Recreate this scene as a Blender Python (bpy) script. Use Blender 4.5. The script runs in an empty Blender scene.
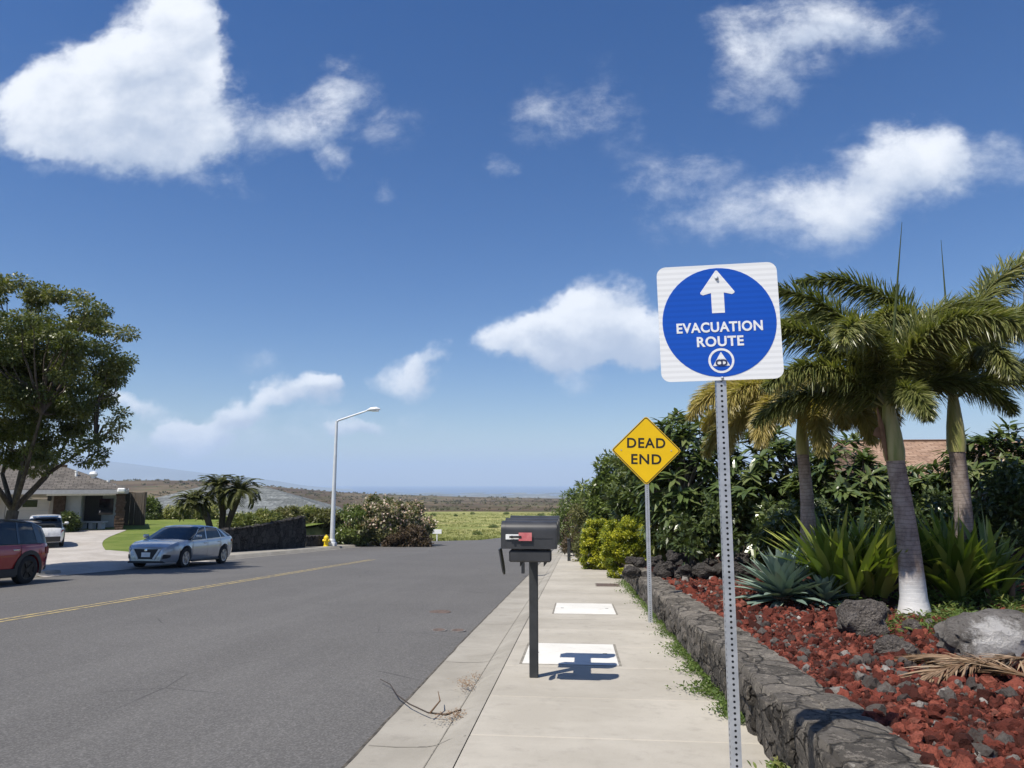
import bpy, math, random
import numpy as np
from mathutils import Vector, Matrix, noise as mnoise, Euler
random.seed(7)
SC = bpy.context.scene
COL = SC.collection
PI = math.pi
R = math.radians

# ------------------------------------------------------------------ camera
F_PX, PITCH, YAW = 710.0, math.atan(98/710), R(5.15)
cam = bpy.data.cameras.new("camera"); cam_ob = bpy.data.objects.new("camera", cam); COL.objects.link(cam_ob)
cam.sensor_width = 36.0; cam.lens = 36.0*F_PX/1024.0
cam.clip_start = 0.05; cam.clip_end = 120000
cam_ob.location = (0, 0, 1.5); cam_ob.rotation_euler = (PI/2+PITCH, 0, YAW)
SC.camera = cam_ob

# ------------------------------------------------------------------ sun, sky, exposure
SUN_EL, SUN_AZ = R(60), math.atan2(-0.66, -0.75)       # the sun stands behind and left of the viewer
sd = Vector((math.sin(SUN_AZ)*math.cos(SUN_EL), math.cos(SUN_AZ)*math.cos(SUN_EL), math.sin(SUN_EL)))
sun = bpy.data.lights.new("sun", 'SUN'); sun.energy = 5.0; sun.angle = R(0.5); sun.color = (1.0, 0.94, 0.84)
sun_ob = bpy.data.objects.new("sun", sun); COL.objects.link(sun_ob)
sun_ob.rotation_euler = sd.to_track_quat('Z', 'Y').to_euler()
SC.view_settings.view_transform = 'Standard'; SC.view_settings.look = 'None'
SC.view_settings.exposure = 0.34; SC.view_settings.gamma = 1.0; SC.view_settings.use_curve_mapping = False
SKY_STRENGTH = 0.084
SC.render.engine = 'CYCLES'
SC.cycles.use_denoising = True
SC.cycles.max_bounces = 8; SC.cycles.transparent_max_bounces = 12
SC.cycles.volume_bounces = 2
SC.cycles.use_adaptive_sampling = True

def ray(x, y):
    v = ((x-512)/F_PX, 1.0, -(y-384)/F_PX)
    c, s = math.cos(PITCH), math.sin(PITCH)
    v = (v[0], c*v[1]-s*v[2], s*v[1]+c*v[2])
    c, s = math.cos(YAW), math.sin(YAW)
    return Vector((c*v[0]-s*v[1], s*v[0]+c*v[1], v[2]))

W = bpy.data.worlds.new("World"); SC.world = W; W.use_nodes = True
def build_world():
    nt = W.node_tree; nt.nodes.clear(); N = nt.nodes.new; Lk = nt.links.new
    out = N('ShaderNodeOutputWorld')
    def mth(op, a, b=None, c=None, clamp=False):
        n = N('ShaderNodeMath'); n.operation = op; n.use_clamp = clamp
        for i, v in enumerate((a, b, c)):
            if v is None: continue
            if isinstance(v, (int, float)): n.inputs[i].default_value = v
            else: Lk(v, n.inputs[i])
        return n.outputs[0]
    def vm(op, a, b=None):
        n = N('ShaderNodeVectorMath'); n.operation = op
        for i, v in enumerate((a, b)):
            if v is None: continue
            if isinstance(v, tuple): n.inputs[i].default_value = v
            else: Lk(v, n.inputs[i])
        return n.outputs['Value'] if op in ('DOT_PRODUCT', 'LENGTH') else n.outputs[0]
    def mapr(v, a, b, c, d, smooth=True):
        n = N('ShaderNodeMapRange'); n.interpolation_type = 'SMOOTHSTEP' if smooth else 'LINEAR'
        Lk(v, n.inputs[0])
        for i, q in enumerate((a, b, c, d)): n.inputs[1+i].default_value = q
        return n.outputs[0]
    sky = N('ShaderNodeTexSky'); sky.sky_type = 'NISHITA'; sky.sun_disc = False
    sky.sun_elevation = SUN_EL; sky.sun_rotation = SUN_AZ
    sky.altitude = 200; sky.air_density = 1.0; sky.dust_density = 0.35; sky.ozone_density = 2.6
    skyb = N('ShaderNodeHueSaturation'); skyb.inputs['Saturation'].default_value = 1.40
    skyb.inputs['Hue'].default_value = 0.511
    Lk(sky.outputs[0], skyb.inputs['Color'])
    tc = N('ShaderNodeTexCoord'); sep = N('ShaderNodeSeparateXYZ'); Lk(tc.outputs['Generated'], sep.inputs[0])
    yy = mth('MAXIMUM', sep.outputs[1], 0.05)
    u = mth('DIVIDE', sep.outputs[0], yy); v = mth('DIVIDE', sep.outputs[2], yy)
    cb = N('ShaderNodeCombineXYZ'); Lk(u, cb.inputs[0]); Lk(v, cb.inputs[1])
    uv = cb.outputs[0]
    # domain warp
    wn = N('ShaderNodeTexNoise'); wn.inputs['Scale'].default_value = 5.0; wn.inputs['Detail'].default_value = 5; wn.inputs['Roughness'].default_value = 0.6
    Lk(uv, wn.inputs['Vector'])
    w1 = vm('SUBTRACT', wn.outputs['Color'], (0.5, 0.5, 0.5)); w1 = vm('MULTIPLY', w1, (0.22, 0.15, 0.0))
    wuv = vm('ADD', uv, w1)
    clouds = [ # x, y, rx, ry, strength
        (160,45,60,66,1.3),(112,96,98,58,1.45),(42,110,84,42,1.05),(120,140,100,40,1.15),(178,22,36,46,1.1),(195,92,40,60,.9),(88,66,52,40,.85),(215,120,50,40,.5),
        (320,105,38,42,.62),(352,85,32,30,.5),(270,122,64,20,.6),(328,163,20,15,.72),(398,126,28,20,.4),(240,178,36,12,.32),(388,185,14,12,.36),
        (545,118,30,42,.5),(612,108,34,36,.42),(495,172,14,11,.55),
        (790,22,88,36,.82),(765,72,58,32,.66),(860,22,55,26,.5),
        (690,190,66,40,.6),(872,180,92,46,.92),(965,175,62,28,.62),(800,220,85,34,.72),(905,152,48,30,.8),
        (602,315,46,44,1.75),(575,322,40,34,1.0),(560,344,80,28,1.4),(622,342,52,30,1.4),(528,345,46,18,.9),(645,338,34,32,1.3),
        (420,376,36,20,.95),(436,366,14,14,.8),(578,381,24,11,.62),
        (305,386,52,18,1.6),(250,402,44,15,1.25),(203,424,50,17,1.25),(178,412,24,10,1.1),(140,400,30,11,1.1),(360,426,24,9,.9),(330,382,26,10,1.1),
        (225,430,140,26,.5),(170,440,70,16,.35),(410,420,70,14,.36),(250,365,30,8,.3)]
    dens = None; shade = None
    for (x, y, rx, ry, s) in clouds:
        r0 = ray(x, y); r1 = ray(x+rx, y); r2 = ray(x, y-ry)
        u0, v0 = r0.x/r0.y, r0.z/r0.y
        wk = 1.2 if s > .8 else 1.55; s = s if s > .8 else s*.86
        a = abs(r1.x/r1.y-u0)*wk; b = abs(r2.z/r2.y-v0)*wk
        d = vm('SUBTRACT', wuv, (u0, v0, 0)); d = vm('MULTIPLY', d, (1/a, 1/b, 0))
        q = vm('DOT_PRODUCT', d, d)
        f = mth('MULTIPLY', mth('SUBTRACT', 1.0, q, clamp=True), s)
        sp = N('ShaderNodeSeparateXYZ'); Lk(d, sp.inputs[0])
        h = mth('MULTIPLY', mth('SUBTRACT', sp.outputs[1], mth('MULTIPLY', sp.outputs[0], 0.35)), f)
        dens = f if dens is None else mth('ADD', dens, f)
        shade = h if shade is None else mth('ADD', shade, h)
    st = vm('MULTIPLY', uv, (1.0, 1.35, 1.0))
    n1 = N('ShaderNodeTexNoise'); n1.inputs['Scale'].default_value = 9.0; n1.inputs['Detail'].default_value = 11; n1.inputs['Roughness'].default_value = 0.66; n1.inputs['Distortion'].default_value = 0.15
    Lk(st, n1.inputs['Vector'])
    nz = mth('SUBTRACT', n1.outputs['Fac'], 0.5)
    dn = mth('ADD', dens, mth('MULTIPLY', nz, 2.9))
    alpha = mapr(dn, 0.05, 1.75, 0.0, 1.0)
    gate = mapr(dens, 0.0, 0.38, 0.0, 1.0)
    crisp = mapr(dn, 0.30, 1.35, 0.0, 1.0); kf = mapr(dens, 0.45, 1.0, 0.0, 0.5)
    alpha = mth('ADD', mth('MULTIPLY', alpha, mth('SUBTRACT', 1.0, kf)), mth('MULTIPLY', crisp, kf))
    alpha = mth('MULTIPLY', alpha, gate)
    up = mapr(sep.outputs[1], 0.06, 0.2, 0.0, 1.0)
    alpha = mth('MULTIPLY', mth('MULTIPLY', alpha, up), 0.96)
    # unseen broken cloud added behind and beside the viewer as neutral fill light
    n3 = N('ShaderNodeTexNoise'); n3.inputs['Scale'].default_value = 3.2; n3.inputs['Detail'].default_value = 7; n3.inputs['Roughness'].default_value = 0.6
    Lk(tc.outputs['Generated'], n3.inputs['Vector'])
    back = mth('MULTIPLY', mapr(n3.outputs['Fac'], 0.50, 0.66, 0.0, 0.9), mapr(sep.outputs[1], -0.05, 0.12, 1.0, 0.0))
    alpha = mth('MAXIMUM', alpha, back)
    # light: bright where the top of the billow faces the sun, greyer towards its base
    n2 = N('ShaderNodeTexNoise'); n2.inputs['Scale'].default_value = 11; n2.inputs['Detail'].default_value = 6; n2.inputs['Roughness'].default_value = 0.55
    Lk(st, n2.inputs['Vector'])
    lit = mth('ADD', mth('DIVIDE', shade, mth('ADD', dens, 0.2)), mth('MULTIPLY', mth('SUBTRACT', n2.outputs['Fac'], 0.5), 1.5))
    lit = mapr(lit, -0.62, 0.42, 0.0, 1.0)
    mixc = N('ShaderNodeMix'); mixc.data_type = 'RGBA'
    mixc.inputs['A'].default_value = (0.40, 0.47, 0.60, 1); mixc.inputs['B'].default_value = (0.80, 0.83, 0.88, 1)
    Lk(lit, mixc.inputs['Factor'])
    bg1 = N('ShaderNodeBackground'); bg1.inputs['Strength'].default_value = SKY_STRENGTH; Lk(skyb.outputs[0], bg1.inputs['Color'])
    bg2 = N('ShaderNodeBackground'); bg2.inputs['Strength'].default_value = 1.0; Lk(mixc.outputs['Result'], bg2.inputs['Color'])
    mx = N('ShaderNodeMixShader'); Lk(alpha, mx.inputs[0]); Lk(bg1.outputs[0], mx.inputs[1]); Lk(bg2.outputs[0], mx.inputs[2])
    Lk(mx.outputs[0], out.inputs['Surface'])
build_world()
W.cycles.sampling_method = 'MANUAL'; W.cycles.sample_map_resolution = 1024

# ------------------------------------------------------------------ terrain functions and pixel helpers
S0, S1 = 0.0518, 0.0600
def plane(y):
    """Height of the sidewalk plane: a road that falls away ahead."""
    y = np.asarray(y, float)
    near = np.where(y < -40, 2.07, -S0*y)
    return np.where(y <= 10, near, -S0*10-S1*(y-10))
def pl(y): return float(plane(y))
EYE = Vector((0, 0, 1.5))
def G(x, y, h=0.0):
    r = ray(x, y); lo, hi = 0.3, 400.0
    for _ in range(60):
        t = (lo+hi)/2; p = EYE+r*t
        if p.z > pl(p.y)+h: lo = t
        else: hi = t
    return EYE+r*lo
def P(x, y, Y): r = ray(x, y); return EYE+r*(Y/r.y)
def ZP(x, y, z): r = ray(x, y); return EYE+r*((z-1.5)/r.z)
def sstep(a, b, x):
    t = np.clip((np.asarray(x, float)-a)/(b-a), 0, 1); return t*t*(3-2*t)
LOT_Z = -1.35
KERB_X = -15.3
WALL_X0, WALL_X1 = 1.23, 1.66
def terrace(x, y):
    base = plane(y)+0.36
    lev = 0.30 - 0.012*np.maximum(0, np.asarray(y)-14)
    up = np.maximum(base, np.where(np.asarray(y) > 9.3, base+(lev-base)*sstep(9.3, 12.5, y), base))
    k = np.maximum(0, np.asarray(y, float)-11.2)
    w = np.clip((np.asarray(x, float)-1.7-.45*k)/(1.9+.02*k), 0, 1); w = w*w*(3-2*w)
    return base*(1-w)+up*w

# ------------------------------------------------------------------ mesh helpers
def link(o): COL.objects.link(o); return o
def tag(o, label=None, cat=None, group=None, kind=None):
    if label: o['label'] = label
    if cat: o['category'] = cat
    if group: o['group'] = group
    if kind: o['kind'] = kind
    return o
def thing(name, label, cat, loc=(0,0,0), rz=0.0, group=None):
    o = link(bpy.data.objects.new(name, None)); o.empty_display_size = 0.2
    o.location = loc; o.rotation_euler = (0, 0, rz)
    return tag(o, label, cat, group)
def npmesh(name, verts, faces, m, parent=None, rnd=None, smooth=False, loc=None):
    """faces: (n,k) integer array or list of such arrays"""
    verts = np.asarray(verts, np.float32).reshape(-1, 3)
    if not isinstance(faces, list): faces = [faces]
    faces = [np.asarray(f, np.int32) for f in faces if len(f)]
    me = bpy.data.meshes.new(name)
    me.vertices.add(len(verts)); me.vertices.foreach_set('co', verts.ravel())
    nl = sum(f.size for f in faces); npo = sum(len(f) for f in faces)
    me.loops.add(nl); me.polygons.add(npo)
    me.loops.foreach_set('vertex_index', np.concatenate([f.ravel() for f in faces]))
    tot = np.concatenate([np.full(len(f), f.shape[1], np.int32) for f in faces])
    start = np.concatenate([[0], np.cumsum(tot)[:-1]]).astype(np.int32)
    me.polygons.foreach_set('loop_start', start); me.polygons.foreach_set('loop_total', tot)
    if rnd is not None:
        a = me.attributes.new('rnd', 'FLOAT', 'POINT'); a.data.foreach_set('value', np.asarray(rnd, np.float32))
    me.update(calc_edges=True); me.validate()
    me.polygons.foreach_set('use_smooth', np.full(npo, bool(smooth)))
    if isinstance(m, (list, tuple)):
        for k in m: me.materials.append(k)
    elif m: me.materials.append(m)
    o = link(bpy.data.objects.new(name, me))
    if parent: o.parent = parent
    if loc is not None: o.location = loc
    return o
class MB:
    def __init__(s): s.v = []; s.f = []
    def add(s, vs, fs):
        b = len(s.v); s.v.extend([tuple(v) for v in vs]); s.f.extend([tuple(b+i for i in f) for f in fs]); return s
    def box(s, c, d, rot=None, bev=0.0):
        x, y, z = d[0]/2, d[1]/2, d[2]/2
        if bev <= 0:
            vs = [Vector((sx*x, sy*y, sz*z)) for sx in (-1,1) for sy in (-1,1) for sz in (-1,1)]
            fs = [(0,1,3,2),(4,6,7,5),(0,4,5,1),(2,3,7,6),(0,2,6,4),(1,5,7,3)]
        else:
            b = min(bev, x*.49, y*.49, z*.49); vs = []; idx = {}
            for sx in (-1,1):
                for sy in (-1,1):
                    for sz in (-1,1):
                        for ax in range(3):
                            p = [sx*(x-b), sy*(y-b), sz*(z-b)]; p[ax] = (sx*x, sy*y, sz*z)[ax]
                            idx[(sx,sy,sz,ax)] = len(vs); vs.append(Vector(p))
            fs = []
            for ax in range(3):
                o1, o2 = [(1,2),(2,0),(0,1)][ax]
                for sg in (-1,1):
                    q = []
                    for a_, b_ in ((-1,-1),(1,-1),(1,1),(-1,1)):
                        k = [0,0,0]; k[ax] = sg; k[o1] = a_; k[o2] = b_; q.append(idx[(*k, ax)])
                    fs.append(tuple(q if sg > 0 else q[::-1]))
                    for o in (o1, o2):
                        if o < ax: continue
                        oth = 3-ax-o
                        for so in (-1,1):
                            k1=[0,0,0]; k1[ax]=sg; k1[o]=so; k1[oth]=-1; k2=list(k1); k2[oth]=1
                            fs.append((idx[(*k1,ax)], idx[(*k2,ax)], idx[(*k2,o)], idx[(*k1,o)]))
            for sx in (-1,1):
                for sy in (-1,1):
                    for sz in (-1,1): fs.append(tuple(idx[(sx,sy,sz,a)] for a in range(3)))
        M = Matrix.Translation(Vector(c))
        if rot is not None: M = M @ (rot.to_4x4() if hasattr(rot, 'to_4x4') else Euler(rot).to_matrix().to_4x4())
        return s.add([M @ v for v in vs], fs)
    def tube(s, pts, rad, n=8, cap=True):
        pts = [Vector(p) for p in pts]
        if not hasattr(rad, '__len__'): rad = [rad]*len(pts)
        rings = []; ref = Vector((0, 0, 1)) if abs((pts[1]-pts[0]).normalized().z) < .9 else Vector((1, 0, 0)); vs = []
        for i, p in enumerate(pts):
            t = (pts[min(i+1, len(pts)-1)]-pts[max(i-1, 0)]).normalized()
            a = (ref-t*ref.dot(t)).normalized(); b = t.cross(a); ref = a
            for k in range(n):
                an = 2*PI*k/n; vs.append(p+(a*math.cos(an)+b*math.sin(an))*rad[i])
        fs = [(i*n+k, i*n+(k+1)%n, (i+1)*n+(k+1)%n, (i+1)*n+k) for i in range(len(pts)-1) for k in range(n)]
        if cap: fs += [tuple(range(n))[::-1], tuple((len(pts)-1)*n+k for k in range(n))]
        return s.add(vs, fs)
    def lathe(s, prof, n=24, M=None):
        vs = []; m = len(prof)
        for r, z in prof:
            for k in range(n):
                a = 2*PI*k/n; v = Vector((r*math.cos(a), r*math.sin(a), z)); vs.append(M @ v if M else v)
        fs = [(i*n+k, i*n+(k+1)%n, (i+1)*n+(k+1)%n, (i+1)*n+k) for i in range(m-1) for k in range(n)]
        fs += [tuple(range(n))[::-1], tuple((m-1)*n+k for k in range(n))]
        return s.add(vs, fs)
    def prism(s, poly, d, M=None):
        """poly in XY extruded along Z from 0 to d"""
        n = len(poly); vs = [Vector((x, y, 0)) for x, y in poly]+[Vector((x, y, d)) for x, y in poly]
        if M: vs = [M @ v for v in vs]
        fs = [tuple(range(n))[::-1], tuple(range(n, 2*n))]+[(i, (i+1)%n, n+(i+1)%n, n+i) for i in range(n)]
        return s.add(vs, fs)
    def build(s, name, m, parent=None, smooth=None, loc=None):
        me = bpy.data.meshes.new(name); me.from_pydata(s.v, [], s.f); me.update(); me.validate()
        import bmesh
        bm = bmesh.new(); bm.from_mesh(me); bmesh.ops.recalc_face_normals(bm, faces=bm.faces); bm.to_mesh(me); bm.free()
        if smooth:
            me.polygons.foreach_set('use_smooth', np.ones(len(me.polygons), bool)); me.set_sharp_from_angle(angle=R(smooth))
        if m: me.materials.append(m)
        o = link(bpy.data.objects.new(name, me))
        if parent: o.parent = parent
        if loc is not None: o.location = loc
        return o
def copy_tree(o, parent=None):
    c = o.copy(); COL.objects.link(c); c.parent = parent
    for ch in list(o.children): copy_tree(ch, c)
    return c

# ------------------------------------------------------------------ materials
class NT:
    def __init__(s, name):
        s.m = bpy.data.materials.new(name); s.m.use_nodes = True; s.nt = s.m.node_tree
        s.b = s.nt.nodes['Principled BSDF']; s.out = s.nt.nodes['Material Output']
        s.tc = s.N('ShaderNodeTexCoord')
    def N(s, t): return s.nt.nodes.new(t)
    def L(s, a, b): s.nt.links.new(a, b)
    def set(s, inp, v):
        if isinstance(v, (int, float, tuple, list)): inp.default_value = v
        else: s.L(v, inp)
    def noise(s, scale, detail=4, rough=.5, vec=None, dist=0, stretch=None):
        n = s.N('ShaderNodeTexNoise'); n.inputs['Scale'].default_value = scale; n.inputs['Detail'].default_value = detail
        n.inputs['Roughness'].default_value = rough; n.inputs['Distortion'].default_value = dist
        v = vec or s.tc.outputs['Object']
        if stretch:
            mp = s.N('ShaderNodeMapping'); mp.inputs['Scale'].default_value = stretch; s.L(v, mp.inputs[0]); v = mp.outputs[0]
        s.L(v, n.inputs['Vector']); return n.outputs['Fac']
    def voro(s, scale, feature='F1', out='Distance', vec=None, stretch=None, rnd=1.0):
        n = s.N('ShaderNodeTexVoronoi'); n.inputs['Scale'].default_value = scale; n.feature = feature
        n.inputs['Randomness'].default_value = rnd
        v = vec or s.tc.outputs['Object']
        if stretch:
            mp = s.N('ShaderNodeMapping'); mp.inputs['Scale'].default_value = stretch; s.L(v, mp.inputs[0]); v = mp.outputs[0]
        s.L(v, n.inputs['Vector']); return n.outputs[out]
    def ramp(s, fac, stops):
        n = s.N('ShaderNodeValToRGB'); cr = n.color_ramp
        while len(cr.elements) < len(stops): cr.elements.new(0.5)
        for e, (p, c) in zip(cr.elements, stops):
            e.position = p; e.color = (*c, 1) if len(c) == 3 else c
        s.L(fac, n.inputs[0]); return n.outputs['Color']
    def mr(s, v, a, b, c=0.0, d=1.0):
        n = s.N('ShaderNodeMapRange'); n.interpolation_type = 'SMOOTHSTEP'; s.L(v, n.inputs[0])
        for i, q in enumerate((a, b, c, d)): n.inputs[1+i].default_value = q
        return n.outputs[0]
    def mix(s, f, a, b, mode='MIX'):
        n = s.N('ShaderNodeMix'); n.data_type = 'RGBA'; n.blend_type = mode
        for k, v in (('Factor', f), ('A', a), ('B', b)):
            if k != 'Factor' and isinstance(v, tuple) and len(v) == 3: v = (*v, 1)
            i = n.inputs[k] if k == 'Factor' else [q for q in n.inputs if q.name == k and q.type == 'RGBA'][0]
            s.set(i, v)
        return [q for q in n.outputs if q.type == 'RGBA'][0]
    def math(s, op, a, b=0.0, clamp=False):
        n = s.N('ShaderNodeMath'); n.operation = op; n.use_clamp = clamp; s.set(n.inputs[0], a); s.set(n.inputs[1], b); return n.outputs[0]
    def attr(s, name='rnd'):
        n = s.N('ShaderNodeAttribute'); n.attribute_name = name; return n.outputs['Fac']
    def sep(s, v=None):
        n = s.N('ShaderNodeSeparateXYZ'); s.L(v or s.tc.outputs['Object'], n.inputs[0]); return n.outputs
    def bump(s, h, strength=.3, dist=.01):
        n = s.N('ShaderNodeBump'); n.inputs['Strength'].default_value = strength; n.inputs['Distance'].default_value = dist
        s.L(h, n.inputs['Height']); s.L(n.outputs[0], s.b.inputs['Normal'])
    def fin(s, col=None, rough=.6, metal=0.0, spec=.5, coat=0.0):
        if col is not None:
            s.set(s.b.inputs['Base Color'], (*col, 1) if isinstance(col, tuple) and len(col) == 3 else col)
        s.set(s.b.inputs['Roughness'], rough); s.b.inputs['Metallic'].default_value = metal
        s.b.inputs['Specular IOR Level'].default_value = spec; s.b.inputs['Coat Weight'].default_value = coat
        return s.m
def simple(name, c1, c2=None, scale=8, rough=.6, metal=0, spec=.5, bump=0, bscale=60, coat=0, bdist=.005):
    n = NT(name); c2 = c2 or tuple(min(1, v*1.15) for v in c1)
    col = n.mix(n.mr(n.noise(scale, 5, .6), .35, .65), c1, c2)
    if bump: n.bump(n.noise(bscale, 5, .65), bump, bdist)
    return n.fin(col, rough, metal, spec, coat)
def leafmat(name, stops, rough=.45, trans=.28, spec=.4):
    n = NT(name); col = n.ramp(n.attr(), stops)
    n.fin(col, rough, 0, spec)
    t = n.N('ShaderNodeBsdfTranslucent'); br = n.mix(1.0, col, (1.15, 1.25, .55), 'MULTIPLY'); n.L(br, t.inputs[0])
    mx = n.N('ShaderNodeMixShader'); mx.inputs[0].default_value = trans
    n.L(n.b.outputs[0], mx.inputs[1]); n.L(t.outputs[0], mx.inputs[2]); n.L(mx.outputs[0], n.out.inputs[0])
    return n.m
M = {}
def asphalt():
    n = NT('asphalt'); big = n.noise(.35, 4, .6); st = n.noise(.8, 5, .65, stretch=(2.2, .12, 1)); fine = n.noise(170, 3, .7)
    agg = n.voro(80, out='Color')
    c = n.mix(n.mr(big, .3, .7), (.100,.097,.094), (.124,.120,.116))
    c = n.mix(n.mr(st, .48, .72, 0, .4), c, (.15,.146,.14))
    c = n.mix(n.mr(n.noise(.05, 3, .6, stretch=(3, .15, 1)), .52, .60, 0, .22), c, (.085,.081,.077)); oil = n.mr(n.noise(1.1, 4, .6, stretch=(1.6, .8, 1)), .68, .76, 0, .45); c = n.mix(oil, c, (.06,.057,.054))
    c = n.mix(.34, c, n.ramp(agg, [(0,(.03,.029,.028)),(.5,(.105,.102,.099)),(1,(.30,.29,.28))]))
    cr = n.voro(.42, 'DISTANCE_TO_EDGE', vec=None); wv = n.mr(cr, 0.0, .006, 1, 0)
    wv = n.math('MULTIPLY', wv, n.mr(n.noise(.5, 2), .5, .62))
    c = n.mix(n.math('MULTIPLY', wv, .55), c, (.03,.03,.03))
    n.bump(fine, .5, .006); return n.fin(c, .88, 0, .25)
M['asphalt'] = asphalt()
def concrete(name, a, b, joint=False):
    n = NT(name); c = n.mix(n.mr(n.noise(.9, 5, .65), .32, .68), a, b)
    c = n.mix(n.mr(n.noise(5, 6, .7), .5, .75, 0, .5), c, tuple(v*.72 for v in a))
    c = n.mix(n.mr(n.noise(2.2, 4, .6, stretch=(.6, 1.5, 1)), .56, .75, 0, .25), c, tuple(min(1, v*1.15) for v in b))
    sp = n.mr(n.noise(130, 2, .5), .62, .72, 0, .5); c = n.mix(sp, c, tuple(v*.6 for v in a))
    n.bump(n.noise(120, 4, .7), .35, .004)
    r = n.attr(); c = n.mix(1.0, c, n.ramp(r, [(0,(.90,.895,.885)),(1,(1.04,1.04,1.035))]), 'MULTIPLY') if joint else c
    return n.fin(c, .85, 0, .3)
M['sidewalk'] = concrete('sidewalk_concrete', (.365,.338,.29), (.435,.405,.352), True)
M['gutter'] = concrete('gutter_concrete', (.27,.25,.212), (.345,.322,.278))
M['apron'] = concrete('driveway_concrete', (.34,.31,.275), (.43,.40,.365))
M['lid'] = concrete('lid_concrete', (.58,.57,.53), (.68,.66,.62))
M['joint'] = simple('joint_dirt', (.17,.155,.13), (.27,.25,.21), 12, .95)
M['joint_dark'] = simple('road_edge_dirt', (.035,.030,.024), (.12,.105,.085), 14, .95)
M['paint_yellow'] = (lambda n: n.fin(n.mix(n.mr(n.noise(9, 6, .75), .44, .58, .15, .85), (.46,.36,.15), (.14,.13,.12)), .8, 0, .3))(NT('yellow_road_paint'))
def groundmat():
    n = NT('ground_terrain'); o = n.sep(); x, y = o[0], o[1]
    gr = n.mix(n.mr(n.noise(.09, 6, .6), .35, .65), (.19,.21,.065), (.33,.315,.125))
    gr = n.mix(n.mr(n.noise(.9, 4, .7), .5, .7, 0, .7), gr, (.10,.125,.04))
    gr = n.mix(n.mr(n.noise(.022, 4, .6), .56, .66, 0, .8), gr, (.24,.22,.09))
    br = n.mix(n.mr(n.noise(.006, 7, .68, stretch=(1,.5,1)), .4, .6), (.070,.047,.032), (.15,.115,.070))
    br = n.mix(n.mr(n.noise(.02, 6, .7), .52, .62, 0, .8), br, (.065,.080,.030))
    br = n.mix(n.mr(n.noise(.0035, 5, .6, stretch=(1,.4,1)), .56, .68, 0, .7), br, (.14,.125,.065))
    d = n.N('ShaderNodeVectorMath'); d.operation = 'LENGTH'; n.L(n.tc.outputs['Object'], d.inputs[0])
    dd = n.math('ADD', d.outputs['Value'], n.math('MULTIPLY', n.math('SUBTRACT', n.noise(.01, 4, .6), .5), 240))
    c = n.mix(n.mr(dd, 290, 360), gr, br)
    pl_ = n.mix(n.mr(n.noise(.0016, 6, .7, stretch=(1,.35,1)), .42, .6), (.075,.075,.055), (.17,.16,.12))
    pl_ = n.mix(n.mr(n.noise(.006, 4, .7, stretch=(1,.3,1)), .63, .67), pl_, (.5,.5,.47))
    c = n.mix(n.mr(dd, 3200, 5200), c, pl_)
    soil = n.mix(n.noise(3, 5, .6), (.030,.022,.015), (.085,.060,.038))
    rs = n.math('MULTIPLY', n.mr(x, .8, 1.4), n.mr(y, 42, 56, 1, 0)); c = n.mix(rs, c, soil)
    n.bump(n.noise(1.2, 6, .7), .5, .3)
    return n.fin(c, .95, 0, .1)
M['ground'] = groundmat()
def lawnmat():
    n = NT('lawn_grass'); c = n.mix(n.mr(n.noise(.5, 5, .6), .35, .65), (.115,.165,.030), (.185,.225,.055))
    c = n.mix(n.mr(n.noise(40, 3, .6), .5, .8, 0, .7), c, (.06,.11,.02)); n.bump(n.noise(60, 4, .7), 1, .04); return n.fin(c, .9, 0, .15)
M['lawn'] = lawnmat()
def cindermat():
    n = NT('red_cinder_bed'); c = n.ramp(n.voro(22, out='Color'), [(0,(.022,.011,.009)),(.5,(.055,.018,.013)),(1,(.10,.032,.022))])
    n.bump(n.voro(22), 1, .03); return n.fin(c, .95, 0, .15)
M['cinder'] = cindermat()
def cinderstone():
    n = NT('cinder_stone'); c = n.ramp(n.attr(), [(0,(.038,.013,.010)),(.25,(.10,.027,.019)),(.5,(.18,.046,.031)),(.66,(.25,.078,.052)),(.71,(.10,.045,.035)),(.735,(.055,.048,.044)),(.93,(.105,.096,.088)),(.975,(.20,.185,.17)),(1,(.38,.36,.33))])
    c = n.mix(n.mr(n.noise(60, 4, .7), .45, .7, 0, .6), c, (.045,.018,.014)); n.bump(n.noise(90, 4, .7), .9, .012); return n.fin(c, .95, 0, .15)
M['cinder_stone'] = cinderstone()
def lavarock(name, a, b, lich=(.30,.28,.25), amt=.5, sc=1.0):
    n = NT(name); c = n.mix(n.mr(n.noise(2.2*sc, 6, .65), .35, .65), a, b)
    c = n.mix(n.mr(n.noise(9*sc, 7, .75), .50, .66, 0, amt), c, lich)
    c = n.mix(n.mr(n.noise(26*sc, 5, .7), .52, .66, 0, .7), c, tuple(v*.4 for v in a))
    h = n.math('ADD', n.math('MULTIPLY', n.noise(11*sc, 8, .8), 1.6), n.math('MULTIPLY', n.voro(38*sc), .6)); c = n.mix(n.mr(n.noise(48*sc, 6, .75), .48, .64, 0, .6), c, tuple(v*1.7 for v in b)); n.bump(h, 1.0, .07)
    return n.fin(c, .92, 0, .2)
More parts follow.
